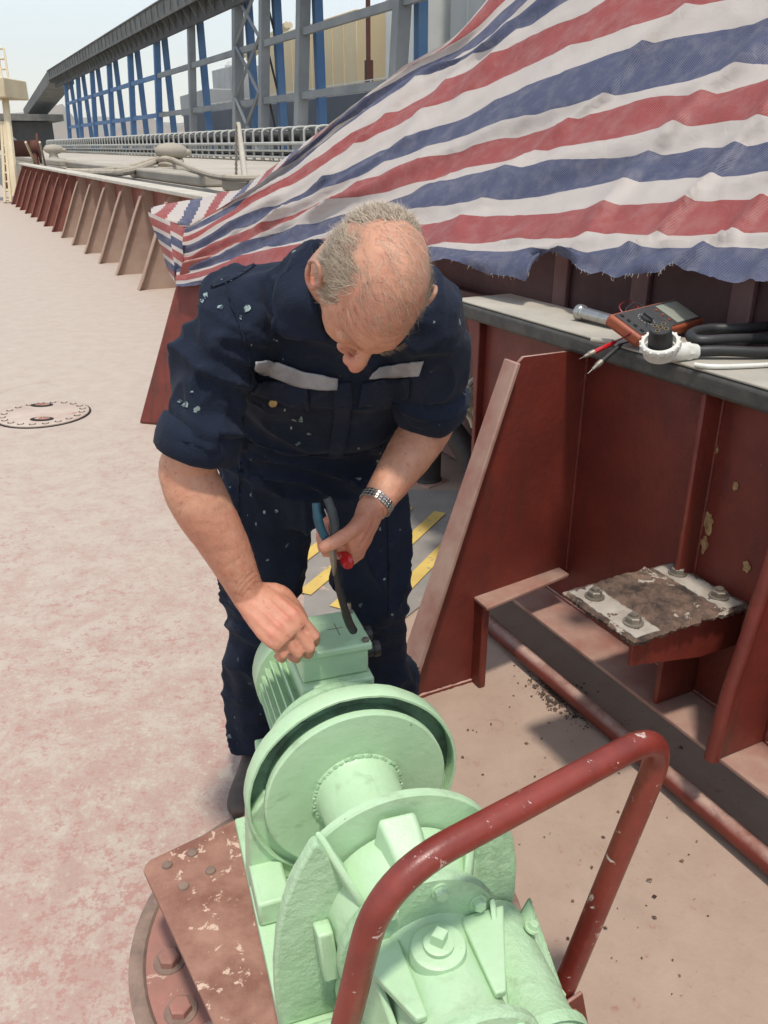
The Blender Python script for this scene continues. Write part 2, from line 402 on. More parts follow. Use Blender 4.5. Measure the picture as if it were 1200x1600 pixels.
# curved end bracket of the plate below the rail's free end
mb = MB(SHIP)
pr = [(2.46,0.0),(2.46,0.75),(2.475,0.9),(2.5,0.98),(2.53,ZR-0.06),(2.44,ZR-0.06),(2.44,0.0)]
mb.prism([(s, 1.60, z) for s, z in pr], (0, 0.09, 0))
obj('end_bracket', mb, 'red', bw, bevel=0.004)
SST = 1.90
def stay_web(mb, s, th, poly):
    mb.prism([(s, w, z) for w, z in poly], (th, 0, 0))
mb = MB(SHIP)
stay_web(mb, SST, 0.012, [(1.025,0),(1.30,0),(1.30,0.29),(1.325,0.315),(1.628,0.315),(1.628,ZR-0.06),(1.40,ZR-0.06),(1.372,ZR-0.085)])
st = obj('stay', mb, 'red', bw)
mb = MB(SHIP)                                   # face bar of the stay
a0, a1 = Vector((0, 1.02, 0.0)), Vector((0, 1.372, ZR - 0.070))
nn = Vector((0, -(a1.z-a0.z), (a1.y-a0.y))).normalized() * 0.014
lo_s, hi_s = SST - 0.048, SST + 0.058
q = lambda s, p: (s, p.y, p.z)
mb.hexa([q(lo_s,a0), q(hi_s,a0), q(hi_s,a0+nn), q(lo_s,a0+nn), q(lo_s+0.02,a1), q(hi_s-0.02,a1), q(hi_s-0.02,a1+nn), q(lo_s+0.02,a1+nn)])
obj('face_bar', mb, 'red_dusty', st, bevel=0.004)
mb = MB(SHIP)                                   # frame of the drain notch at the stay's foot
mb.box(SST - 0.05, SST + 0.03, 1.275, 1.300, 0.0, 0.30)
obj('notch_post', mb, 'red', st, bevel=0.006)
mb = MB(SHIP)
mb.prism([(SST-0.075,1.272,0.302),(SST+0.04,1.272,0.302),(SST+0.04,1.60,0.330),(SST-0.05,1.60,0.330)], (0,0,0.012))
obj('notch_plate', mb, 'red_dusty', st, bevel=0.003)
def weld(pts, r0=0.006, par=None):
    mb_ = MB(); n_ = 0; path = []
    for a, b in zip(pts[:-1], pts[1:]):
        a, b = Vector(a), Vector(b); k_ = max(2, int((b-a).length/0.008))
        path += [a.lerp(b, i/k_) for i in range(k_)]
    path.append(Vector(pts[-1]))
    mb_.tube(path, [r0*(1 + 0.55*noise.noise(p*140) + 0.3*noise.noise(p*40)) for p in path], 8)
    return obj('weld_bead', mb_, 'red', par or bw)
weld([S(SST-.002,1.627,.33), S(SST-.002,1.627,ZR-.062)]); weld([S(SST-.002,1.03,.003), S(SST-.002,1.285,.003)], .007, st)
weld([S(-1.5,1.627,ZR-.062), S(2.44,1.627,ZR-.062)])
weld([S(1.387,1.628,.22), S(1.387,1.628,ZR-.062)], .005); weld([S(-1.5,1.627,.2185), S(2.42,1.627,.2185)], .006)
weld([S(1.21,1.63,.54), S(1.21,1.63,.43)], .006); weld([S(1.08,1.627,.22), S(1.08,1.627,ZR-.062)], .006)
# shelf bar along the foot of the plate, stiffeners, waterway pipe
mb = MB(SHIP); mb.box(-1.6, 2.44, 1.478, 1.628, 0.205, 0.217)
obj('foot_shelf', mb, 'red_dusty', bw, bevel=0.003)
for s in (1.395,):
    mb = MB(SHIP); mb.box(s-0.007, s+0.007, 1.565, 1.629, 0.219, ZR-0.06)
    obj('stiffener', mb, 'red', bw, bevel=0.005)
# short posts below the platform between shelf and deck edge
for s in (1.33,):
    mb = MB(SHIP); mb.box(s-0.008, s+0.008, 1.49, 1.629, 0.2175, 0.45)
    obj('stiffener', mb, 'red', bw, bevel=0.004)
# the round-edged second stay at the right
mb = MB(SHIP)
stay_web(mb, 1.085, 0.02, [(1.46,0.2185),(1.628,0.2185),(1.628,ZR-0.06),(1.575,ZR-0.06),(1.54,0.8),(1.50,0.55),(1.47,0.40)])
s2 = obj('stay', mb, 'red', bw, bevel=0.004)
mb = MB(SHIP)
mb.tube(spline([(1.095,1.455,0.219),(1.095,1.468,0.4),(1.095,1.495,0.55),(1.095,1.535,0.8),(1.095,1.57,ZR-0.06)], 5), 0.018, 12)
obj('face_bar', mb, 'red', s2)
mb = MB(SHIP)
mb.tube([(-1.6,1.485,0.045),(2.46,1.485,0.040)], 0.028, 16)
tag(obj('deck_pipe', mb, 'red'), 'long dusty red pipe on the deck at the foot of the bulwark', 'pipe')

# patches where old paint has peeled off the plate
M['peeled'] = paint('peeled_primer', c8(176, 146, 100), c8(120, 84, 58), 40, 0.85, bump=0.6, bscale=60)
for (u0, v0, r0, ax0) in ((1108,815,22,.45),(1101,850,16,.5),(1166,886,13,.7),(1150,760,10,.6),(1120,700,8,.5)):
    pts = []
    for k in range(22):
        a = 2*math.pi*k/22; rr = r0*(0.7 + 0.7*noise.noise(Vector((math.cos(a)*1.3 + u0, math.sin(a)*1.3, v0))))
        rv = ray(u0 + math.cos(a)*rr*ax0, v0 + math.sin(a)*rr); t = (1.6285)/rv.dot(SN); pts.append(P(u0 + math.cos(a)*rr*ax0, v0 + math.sin(a)*rr, t))
    mb = MB(); mb.prism(pts, SN*-0.0015); obj('peeled_patch', mb, 'peeled', bw)
# platform plate with four nuts
pf = thing('equipment_platform', S(1.33, 1.45, 0.5), 'rusty flaking steel bracket plate with four nuts on the red bulwark', 'bracket')
mb = MB(SHIP); rows = []
ns, nw = 40, 52
for i in range(ns+1):
    row = []
    for j in range(nw+1):
        s = 1.20 + 0.262*i/ns; w = 1.25 + 0.375*j/nw
        h = noise.fractal(Vector((s*30, w*30, 1)), 0.7, 2.1, 5) * 0.0035
        mid = max(0, min(1, (min(w-1.345, 1.535-w)) / 0.02))
        h += mid * (0.003 + max(0, noise.fractal(Vector((s*55, w*55, 9)), 0.6, 2.2, 5)) * 0.009)
        ed = min(i, ns-i, j, nw-j)
        if ed == 0: s += random.uniform(-0.004,0.004); w += random.uniform(-0.004,0.004); h -= 0.004
        row.append((s, w, 0.551 + h))
    rows.append(row)
mb.grid(rows)
pt = obj('plate', mb, 'scale_rust', pf, smooth=0)
sol = pt.modifiers.new('solid', 'SOLIDIFY'); sol.thickness = 0.014; sol.offset = 0
for w0, w1 in ((1.262, 1.338), (1.545, 1.612)):
    mb = MB(SHIP); rows = []
    for i in range(25):
        row = []
        for j in range(13):
            s = 1.208 + 0.245*i/24; w = w0 + (w1-w0)*j/12
            e = 0.008*noise.noise(Vector((s*60, w0*99, 0)))
            row.append((s, w + e*(j in (0,12)), 0.5602 + 0.003*noise.noise(Vector((s*40,w*40,3)))))
        rows.append(row)
    mb.grid(rows)
    o = obj('pale_strip', mb, 'pale_scale', pf); sol = o.modifiers.new('solid', 'SOLIDIFY'); sol.thickness = 0.004
for s, w in ((1.26,1.30),(1.40,1.30),(1.26,1.58),(1.40,1.58)):
    bolt(pf, S(s, w, 0.5625), (0,0,1), 0.0185, 0.017, 'dull_steel', 'nut', True, 0.007)
for s, w in ((1.40,1.30),(1.26,1.30)):
    bolt(pf, S(s, w, 0.54), (0,0,-1), 0.019, 0.03, 'black_iron', 'nut', True)
mb = MB(SHIP); mb.prism([(1.215,1.262,0.543),(1.215,1.629,0.543),(1.215,1.629,0.43),(1.215,1.50,0.43),(1.215,1.262,0.475)], (0.012,0,0))
obj('bracket_web', mb, 'red', pf, bevel=0.003)
mb = MB(SHIP); mb.prism([(1.43,1.30,0.543),(1.43,1.629,0.543),(1.43,1.629,0.46)], (0.012,0,0))
obj('bracket_web', mb, 'red', pf, bevel=0.003)
mb = MB(SHIP); mb.box(1.23, 1.428, 1.30, 1.312, 0.49, 0.543)
obj('bracket_web', mb, 'red', pf, bevel=0.003)
# small litter of flaked paint below the platform
mb = MB()
for k in range(1000):
    c = G(880, 1090) + SA*random.gauss(0, 0.07) + SN*random.gauss(0, 0.035) if k < 900 else G(random.uniform(680,1150), random.uniform(1080,1560))
    r = random.uniform(0.001, 0.006) * (1 if random.random() > 0.12 else 1.8)
    a = random.uniform(0, 6.28); z = random.uniform(0.001, 0.004)
    mb.add([c + Vector((math.cos(a+b)*r*random.uniform(.5,1.2), math.sin(a+b)*r*random.uniform(.5,1.2), z + random.uniform(0,.003))) for b in (0, 1.7, 3.2, 4.6)], [(0,1,2,3)])
tag(obj('paint_flakes', mb, 'scale_rust', smooth=0), 'scatter of dark paint flakes on the deck below the bracket plate', 'debris', kind='stuff')

# ================================================================== FAR BULWARK (left) and red stay under the tarp
fb = thing('bulwark', S(18, 2.6), 'long far red bulwark with a row of dusty triangular stays and pale rail', 'bulwark')
mb = MB(SHIP); mb.box(6.2, 31, 2.60, 2.615, 0.0, ZR-0.03)
obj('plate', mb, 'red_far', fb)
mb = MB(SHIP); mb.box(6.2, 31, 2.44, 2.72, ZR-0.028, ZR+0.02)
obj('rail', mb, 'rail_far', fb, bevel=0.01)
def far_stay_mesh():
    m_ = MB(SHIP)
    pts = [(1.99,0.0),(2.599,0.0),(2.599,ZR-0.03),(2.50,ZR-0.03),(2.44,ZR-0.12),(2.34,0.78),(2.20,0.45),(2.06,0.12)]
    m_.prism([(0, w, z) for w, z in pts], (0.014,0,0))
    m_.prism([(-0.05, w, z) for w, z in ((1.985,0),(1.999,0),(2.0605,0.12),(2.2005,0.45),(2.3405,0.78),(2.4405,ZR-0.12),(2.4265,ZR-0.12),(2.3265,0.78),(2.1865,0.45),(2.0465,0.12))], (0.115,0,0))
    return m_.mesh('stay', Vector(), 40)
fsm = far_stay_mesh(); fsm.materials.append(M['stay_tan'])
fsm2 = fsm.copy(); fsm2.materials.clear(); fsm2.materials.append(M['red_far'])
for k in range(14):
    o = bpy.data.objects.new('stay', fsm if k < 6 else fsm2); C.objects.link(o); o.parent = fb
    o.location = SA * (10.6 + 1.42*k + random.uniform(-.04,.04)) - OFF[fb.name]
# tall red stay whose head disappears under the tarp
mb = MB()
b0, b1 = G(216, 662), G(282, 668); top0, top1 = P(272, 452, 5.0), P(330, 440, 4.95)
up = Vector((0,0,0.35)); e = (b1-b0).normalized(); nrm = (top0-b0).cross(e).normalized()
if nrm.y > 0: nrm = -nrm
t0 = top0 + (top0-b0)*0.2; t1 = top1 + (top1-b1)*0.2; w2 = (b1 + e*0.14); t2 = t1 + e*0.06
mb.hexa([b0, w2, w2 - nrm*0.05, b0 - nrm*0.05, t0, t2, t2 - nrm*0.05, t0 - nrm*0.05])
ry = thing('bulwark_stay', b0, 'thick red sloping stay half hidden by the hanging tarp', 'stay')
obj('face_bar', mb, 'red', ry, bevel=0.018, seg=3)
mb = MB(); c0 = (b0+w2)/2 - nrm*0.052; c1 = (t0+t2)/2 - nrm*0.052
back = Vector((0.55, 0.25, 0))
mb.prism([c0, c0+back, Vector((c1.x,c1.y,c1.z))+back*0.25, c1], e*0.02)
obj('web', mb, 'red', ry)

# ================================================================== DECK FITTINGS
mc = thing('manhole_cover', G(68, 648), 'round dusty manhole cover with two oval slots in the pale deck', 'manhole')
cc = G(68, 648); RM = 0.285
mb = MB(); mb.lathe([(-0.02, RM), (0.010, RM), (0.013, RM-0.006)], cc, (0,0,1), 48)
M['cover'] = paint('dusty_cover', c8(184, 170, 156), c8(172, 152, 140), 5, 0.8, bump=0.3, bscale=40, chip=c8(160, 96, 80), chip_at=0.64, chip_scale=8)
obj('cover_plate', mb, 'cover', mc)
mb = MB(); mb.lathe([(0.0, RM+0.012), (0.004, RM+0.012)], cc, (0,0,1), 48)
obj('rim_groove', mb, 'hole', mc)
for k in range(20):
    a = 2*math.pi*k/20 + 0.1
    p = cc + Vector((math.cos(a)*(RM-0.04), math.sin(a)*(RM-0.04), 0.0135))
    mb = MB(); mb.lathe([(0, 0.021), (0.0015, 0.021)], p, (0,0,1), 14)
    rec = obj('bolt_recess', mb, 'hole', mc)
    mb = MB(); mb.lathe([(0.001, 0.0165), (0.006, 0.0155)], p + Vector((0.003,-0.004,0)), (0,0,1), 6); obj('bolt', mb, 'cover', rec)
for dv in (-12, 10):
    p = G(66, 648+dv) + Vector((0.0, 0, 0.0135))
    mb = MB(); ring = []
    mb.prism([p + Vector((math.cos(2*math.pi*k/20)*0.075, math.sin(2*math.pi*k/20)*0.045, 0)) for k in range(20)], (0,0,0.002))
    sl = obj('oval_slot', mb, 'hole', mc)
    mb = MB(); mb.prism([p + Vector((math.cos(2*math.pi*k/20)*0.05, 0.008+math.sin(2*math.pi*k/20)*0.026, 0.001)) for k in range(20)], (0,0,0.003)); obj('slot_bottom', mb, 'rust_plate', sl)
mb = MB(); mb.prism([(-0.30,2.62,0.004),(0.05,2.62,0.004),(0.28,2.95,0.004),(0.45,3.90,0.004),(-0.36,3.95,0.004)], (0,0,0.0015))
tag(obj('grey_walkway', mb, 'grey_deck'), kind='structure')
for k in range(4):
    d = Vector((0.447, 0.894, 0)); n_ = Vector((0.894,-0.447,0)); o = n_*(-1.74 + 0.165*k) + d*(2.45, 2.40, 2.36, 2.40)[k] + Vector((0,0,0.009))
    Ls = (0.75, 0.95, 1.0, 0.95)[k]
    mb = MB(); mb.prism([o, o + n_*0.058, o + n_*0.058 + d*Ls, o + d*Ls], (0,0,0.0015))
    tag(obj('yellow_stripe', mb, 'yellow'), kind='structure')

# foundation ring with bolts, below the rusty plate
fr = thing('foundation_ring', (-0.15, 1.25, 0), 'round sunken foundation ring with big bolts at lower left beneath the rusty plate', 'foundation')
fc = Vector((-0.118, 1.325, 0)); FR = 0.435
mb = MB(); mb.lathe([(0.002, FR), (0.006, FR), (0.010, FR-0.006), (0.010, FR-0.03), (0.004, FR-0.036)], fc, (0,0,1), 72)
obj('rim', mb, 'old_steel', fr)
M['ring_floor'] = paint('red_ring_floor', c8(160, 112, 100), c8(142, 104, 92), 9, 0.8, bump=0.6, bscale=35, chip=c8(184, 158, 142), chip_at=0.6, chip_scale=14)
mb = MB(); mb.lathe([(-0.01, FR-0.036), (0.007, FR-0.036)], fc, (0,0,1), 72)
obj('floor_plate', mb, 'ring_floor', fr)
for k in range(18):
    a = 2*math.pi*k/18 + 0.24
    p = fc + Vector((math.cos(a), math.sin(a), 0))*(FR-0.085) + Vector((0,0,0.007))
    mb = MB(); mb.lathe([(0,0.034),(0.003,0.033)], p, (0,0,1), 24); w_ = obj('washer', mb, 'old_steel', fr)
    mb = MB(); mb.lathe([(0.003,0.0235),(0.018,0.0235),(0.021,0.019)], p, (0,0,1), 6); obj('bolt_head', mb, 'ring_floor', w_, bevel=0.001, smooth=25)
PZ = 0.25
plate_c = Vector((-0.5, 1.275, 0)); E1 = Vector((0.533,-0.846,0)).normalized(); E2 = Vector((0.815,0.58,0)).normalized()
wf = thing('foundation_plate', plate_c + E1*0.4 + E2*0.2, 'rusty red steel plate with rounded corner under the green winch', 'plate')
pl = [plate_c + E1*0.02, plate_c + E1*0.007+E2*0.007, plate_c + E2*0.02, plate_c + E2*0.50, plate_c + E2*0.50 + E1*0.85, plate_c + E1*0.85]
mb = MB(); mb.prism([p + Vector((0,0,PZ-0.012)) for p in pl], (0,0,0.012))
obj('plate', mb, 'rust_plate', wf, bevel=0.002)
mb = MB()
mb.prism([plate_c + E1*a + E2*b + Vector((0,0,0.012)) for a, b in ((0.14,0.10),(0.80,0.12),(0.80,0.44),(0.14,0.44))], (0,0,PZ-0.0245))
obj('pedestal', mb, 'red', wf, bevel=0.004)
for a, b in ((0.035,0.045),(0.035,0.10),(0.105,0.055),(0.10,0.115)):
    p = plate_c + E1*a + E2*b + Vector((0,0,PZ))
    mb = MB(); mb.lathe([(0,0.011),(0.004,0.010),(0.006,0.006)], p, (0,0,1), 14); obj('rivet', mb, 'old_steel', wf)

# ================================================================== THE WINCH
WX = Vector((0.31,-0.95,0)).normalized(); WY = Vector((0.95,0.31,0)).normalized()
WO = Vector((-0.055, 1.25, 0))
W = Matrix(((WX.x, WY.x, 0, WO.x), (WX.y, WY.y, 0, WO.y), (0, 0, 1, 0), (0, 0, 0, 1)))
def wp(x, y, z): return W @ Vector((x, y, z))
ZC = 0.477
wi = thing('winch', (WO.x, WO.y, PZ), 'mint green electric deck winch with drum, motor and gearbox in the foreground', 'winch')
mb = MB(W)
mb.prism([(-0.20,-0.215,PZ+0.002),(0.66,-0.215,PZ+0.002),(0.66,0.19,PZ+0.002),(-0.20,0.17,PZ+0.002)], (0,0,0.026))
mb.prism([(-0.44,-0.13,PZ+0.002),(-0.202,-0.13,PZ+0.002),(-0.202,0.12,PZ+0.002),(-0.44,0.12,PZ+0.002)], (0,0,0.03))
obj('base_plate', mb, 'green', wi, bevel=0.004)
# drum: rear flange, core, front flange
def wob(name, prof, mat, yc=0.0, zc=ZC, seg=64, bevel=0.0, parent=None, jit=0.0):
    m_ = MB(W); m_.lathe(prof, (0, yc, zc), (1,0,0), seg, jit)
    return obj(name, m_, mat, parent or wi, bevel=bevel, smooth=35)
drum = wob('drum_flange', [(0.000,0.174),(0.004,0.178),(0.014,0.178),(0.017,0.174)], 'green')
wob('drum_core', [(0.016,0.090),(0.021,0.084),(0.028,0.079),(0.10,0.077),(0.22,0.077),(0.232,0.086)], 'green', seg=56)
wob('drum_flange', [(0.232,0.186),(0.235,0.19),(0.245,0.19),(0.248,0.186)], 'green')
mb = MB(W)
for k in range(64):
    a = 2*math.pi*(k + random.uniform(-.4,.4))/64; r = 0.085 + random.uniform(-.003,.003)
    mb.lathe([(-0.004,0.002),(0,0.0045+random.uniform(-.001,.003)),(0.002,0.002)], (0.021, math.sin(a)*r, ZC+math.cos(a)*r), (1,0,0), 6)
obj('weld_bead', mb, 'green_cast', wi)
# brake band guard behind the rear flange: an irregular rim with a dark gap
mb = MB(W); rings = []
for k in range(97):
    a = 2*math.pi*k/96
    ro = 0.209 + 0.002*noise.noise(Vector((math.cos(a)*3, math.sin(a)*3, 0))) + 0.0012*noise.noise(Vector((math.cos(a)*11, math.sin(a)*11, 4)))
    ring = [(-0.035, ro-0.008), (-0.035, ro-0.002), (-0.031, ro), (0.000, ro), (0.003, ro-0.002), (0.003, ro-0.006), (0.000, ro-0.008)]
    rings.append([(x, math.sin(a)*r, ZC + math.cos(a)*r) for x, r in ring])
mb.rings(rings, cap=False)
obj('band_guard', mb, 'green', wi)
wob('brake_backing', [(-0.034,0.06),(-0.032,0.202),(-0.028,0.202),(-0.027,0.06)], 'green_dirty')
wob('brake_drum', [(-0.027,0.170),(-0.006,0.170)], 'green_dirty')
# cheek plates carrying the guard
mb = MB(W)
mb.prism([(-0.06,-0.215,PZ+0.029),(-0.06,-0.205,ZC-0.02),(-0.06,-0.17,ZC+0.02),(-0.06,-0.12,ZC-0.12),(-0.06,-0.10,PZ+0.029)], (0.055,0,0))
obj('guard_cheek', mb, 'green', wi, bevel=0.005)
mb = MB(W)
mb.prism([(-0.06,0.17,PZ+0.029),(-0.06,0.19,ZC-0.03),(-0.06,0.15,ZC),(-0.06,0.12,ZC-0.12),(-0.06,0.1,PZ+0.029)], (0.055,0,0))
obj('guard_cheek', mb, 'green', wi, bevel=0.005)
mb = MB(W); mb.box(-0.02, 0.09, -0.213, -0.15, PZ+0.029, PZ+0.085)
obj('foot_block', mb, 'green', wi, bevel=0.006)
# motor
wob('motor_flange', [(-0.085,0.10),(-0.082,0.170),(-0.076,0.174),(-0.060,0.174),(-0.055,0.170),(-0.052,0.150),(-0.036,0.150)], 'green_cast', seg=48)
wob('motor_flange', [(-0.140,0.112),(-0.138,0.146),(-0.132,0.150),(-0.122,0.150),(-0.118,0.146),(-0.114,0.125),(-0.085,0.13)], 'green_cast', seg=48)
mot = wob('motor_body', [(-0.37,0.098),(-0.36,0.102),(-0.15,0.102),(-0.139,0.110)], 'green', seg=40)
finm = None
for k in range(36):
    a = 2*math.pi*k/36
    if abs(math.atan2(math.sin(a-0.15), math.cos(a-0.15))) < 0.5: continue      # clear of the terminal box
    ca, sa = math.cos(a), math.sin(a)
    mb = MB(W); t_ = 0.0018
    pts = [(x, sa*r + ca*s*t_, ZC + ca*r - sa*s*t_) for x in (-0.355,-0.145) for r in (0.098,0.121) for s in (-1,1)]
    mb.hexa([pts[0],pts[1],pts[5],pts[4],pts[2],pts[3],pts[7],pts[6]])
    obj('cooling_fin', mb, 'green', mot, smooth=0)
wob('fan_gap', [(-0.385,0.098),(-0.368,0.098)], 'hole')
wob('fan_cowl', [(-0.47,0.045),(-0.465,0.10),(-0.45,0.118),(-0.43,0.124),(-0.372,0.125),(-0.371,0.121)], 'green', seg=40)
mb = MB(W); mb.box(-0.31,-0.19,-0.12,0.12,PZ+0.032,PZ+0.05); mb.box(-0.30,-0.20,-0.11,-0.095,PZ+0.05,ZC-0.05); mb.box(-0.30,-0.20,0.095,0.11,PZ+0.05,ZC-0.05)
obj('motor_foot', mb, 'green', wi, bevel=0.004)
# terminal box
mb = MB(W); mb.box(-0.315,-0.185,-0.055,0.085,ZC+0.122,ZC+0.178)
tb = obj('terminal_box', mb, 'green', wi, bevel=0.005)
mb = MB(W); mb.box(-0.322,-0.178,-0.062,0.092,ZC+0.1785,ZC+0.196)
lid = obj('lid', mb, 'green', tb, bevel=0.005, seg=3)
for x, y in ((-0.31,0.08),(-0.19,0.08),(-0.31,-0.05),(-0.19,-0.05)):
    mb = MB(W); mb.lathe([(0,0.0075),(0.005,0.0075),(0.007,0.005)], (x,y,ZC+0.196), (0,0,1), 12); obj('lid_screw', mb, 'dull_steel', tb)
mb = MB(W); mb.lathe([(0.0,0.004),(0.02,0.004)], (-0.31,0.08,ZC+0.2), (0,0,1), 8); obj('lid_screw', mb, 'steel', tb)
for x in (-0.285,-0.225):
    mb = MB(W); mb.lathe([(0,0.019),(0.006,0.019),(0.0065,0.016),(0.02,0.016),(0.0205,0.0185),(0.034,0.0175)], (x,0.086,ZC+0.150), (0,1,0), 10); obj('cable_gland', mb, 'black', tb, smooth=25)
mb = MB(W); mb.box(-0.32,-0.165,-0.062,0.092,ZC+0.060,ZC+0.1215); obj('box_neck', mb, 'green', tb, bevel=0.006)
# a small cross scratched in the lid's paint
mb = MB(W); mb.box(-0.275,-0.225,0.035,0.0365,ZC+0.1962,ZC+0.1966); mb.box(-0.255,-0.2535,0.015,0.05,ZC+0.1962,ZC+0.1966)
obj('scratch', mb, 'old_steel', lid, smooth=0)
# bearing bracket plate
outl = [(-0.215,PZ+0.029),(-0.219,0.36),(-0.217,0.42),(-0.209,0.49),(-0.195,0.548),(-0.172,0.607),(-0.15,0.648),(-0.141,0.655),(-0.133,0.645),(-0.075,0.505),(-0.07,0.42),
        (0.09,0.42),(0.113,0.50),(0.128,0.60),(0.14,0.625),(0.155,0.622),(0.172,0.60),(0.188,0.56),(0.198,0.50),(0.199,0.44),(0.193,0.38),(0.198,0.34),(0.212,PZ+0.029)]
mb = MB(W); mb.prism([(0.268, y, z) for y, z in outl], (0.022,0,0))
obj('bearing_bracket', mb, 'green_cast', wi, bevel=0.005, seg=3)
# gearbox housing: cone with a raised trapezoid on top
hs = wob('gearbox_housing', [(0.252,0.10),(0.256,0.130),(0.285,0.132),(0.295,0.128),(0.338,0.118),(0.345,0.112)], 'green', seg=48)
mb = MB(W)
mb.hexa([(0.262,-0.050,ZC+0.10),(0.330,-0.035,ZC+0.10),(0.330,0.035,ZC+0.10),(0.262,0.045,ZC+0.10),(0.262,-0.038,ZC+0.170),(0.325,-0.026,ZC+0.138),(0.325,0.022,ZC+0.138),(0.262,0.022,ZC+0.170)])
obj('housing_boss', mb, 'green', hs, bevel=0.006, seg=3)
mb = MB(W)
mb.hexa([(0.266,-0.085,ZC+0.0),(0.345,-0.06,ZC-0.02),(0.345,-0.05,ZC-0.02),(0.266,-0.05,ZC+0.0),(0.266,-0.142,ZC+0.178),(0.345,-0.085,ZC+0.075),(0.345,-0.075,ZC+0.08),(0.266,-0.130,ZC+0.180)])
obj('housing_rib', mb, 'green', hs, bevel=0.004)
mb = MB(W)
mb.hexa([(0.291,0.075,ZC-0.02),(0.345,0.06,ZC-0.02),(0.345,0.09,ZC+0.02),(0.291,0.115,ZC+0.02),(0.291,0.105,ZC+0.145),(0.342,0.075,ZC+0.085),(0.342,0.088,ZC+0.08),(0.291,0.118,ZC+0.14)])
obj('housing_rib', mb, 'green', hs, bevel=0.004)
W_base = W
W = W @ Matrix.Translation((0, 0, ZC)) @ Matrix.Diagonal((1, 1.12, 1.12, 1)) @ Matrix.Translation((0, 0, -ZC))
cv = wob('front_cover', [(0.343,0.06),(0.345,0.116),(0.356,0.118),(0.365,0.115),(0.367,0.06)], 'green_cast', seg=48)
for k, a in enumerate((-70,-28,14,56,98,140,182,224,266)):
    a = R(a); bolt(cv, wp(0.366, math.sin(a)*0.097, ZC+math.cos(a)*0.097), WX, 0.0105, 0.013, 'green', 'cover_bolt')
# snout of the worm gear with ribs, filler plug and end cover
ZS = ZC - 0.03
sn = wob('gear_snout', [(0.3630,0.088),(0.3780,0.078),(0.4030,0.072),(0.5080,0.070),(0.5130,0.078),(0.5280,0.080)], 'green', zc=ZS, yc=0.008, seg=40)
for y0, y1 in ((-0.085,-0.055),(0.072,0.10)):
    ym = 0.008
    mb = MB(W); sgn = -1 if y0 < 0 else 1
    mb.prism([(0.3670, ym+sgn*0.112, ZS+0.055), (0.3670, ym+sgn*0.045, ZS+0.055), (0.4980, ym+sgn*0.045, ZS+0.052), (0.4980, ym+sgn*0.060, ZS+0.052)], (0,0,0.012))
    obj('snout_rib', mb, 'green', sn, bevel=0.003)
    mb = MB(W); mb.prism([(0.3670, ym+sgn*0.098, ZS+0.06), (0.3670, ym+sgn*0.088, ZS+0.085), (0.4830, ym+sgn*0.066, ZS-0.01), (0.4830, ym+sgn*0.072, ZS-0.03), (0.3670, ym+sgn*0.11, ZS-0.03)], (0,sgn*0.009,0))
    obj('snout_rib', mb, 'green', sn, bevel=0.003)
mb = MB(W); mb.lathe([(-0.02,0.040),(0.004,0.038),(0.010,0.036),(0.012,0.030)], (0.4150,0.005,ZS+0.070), (0.12,0,1), 32)
pb = obj('plug_boss', mb, 'green', sn)
mb = MB(W); mb.lathe([(0.0,0.021),(0.007,0.021),(0.008,0.018)], (0.4165,0.005,ZS+0.082), (0.12,0,1), 20); mb.lathe([(0.008,0.0125),(0.026,0.012),(0.027,0.010)], (0.4165,0.005,ZS+0.082), (0.12,0,1), 4)
obj('filler_plug', mb, 'green', pb, smooth=30)
ec = wob('end_cover', [(0.5290,0.05),(0.5300,0.092),(0.5410,0.093),(0.5460,0.088),(0.5480,0.04)], 'green_cast', zc=ZS, yc=0.012, seg=40)
for a in (-75,-15,45,105,165,225):
    a = R(a); bolt(ec, wp(0.5470, 0.012+math.sin(a)*0.074, ZS+math.cos(a)*0.074), WX, 0.009, 0.011, 'green', 'cover_bolt')
wob('shaft_boss', [(0.5470,0.046),(0.5630,0.044),(0.6030,0.042),(0.6080,0.036)], 'green', zc=ZS, yc=0.012, seg=32)
rs = wob('side_cylinder', [(0.30,0.06),(0.44,0.058),(0.4830,0.056),(0.525,0.064),(0.5080,0.066),(0.548,0.04)], 'green_cast', zc=ZC-0.085, yc=0.125, seg=32)
for a in (-40,40,110):
    a = R(a); bolt(rs, wp(0.548, 0.125+math.sin(a)*0.05, ZC-0.085+math.cos(a)*0.05), WX, 0.008, 0.01, 'green', 'cover_bolt')
for x, y, z in ((0.36,0.172,0.44),(0.44,0.182,0.38),(0.5,0.192,0.34)):
    bolt(wi, wp(x, y, z), (WY*0.4+Vector((0,0,1))*0.9), 0.009, 0.012, 'green', 'bolt')
mb = MB(W); mb.prism([(0.30,0.14,0.30),(0.58,0.14,0.30),(0.58,0.205,0.285),(0.46,0.205,0.31),(0.30,0.195,0.42)], (0,0,0.025))
obj('side_bracket', mb, 'green_cast', wi, bevel=0.006)
W = W_base
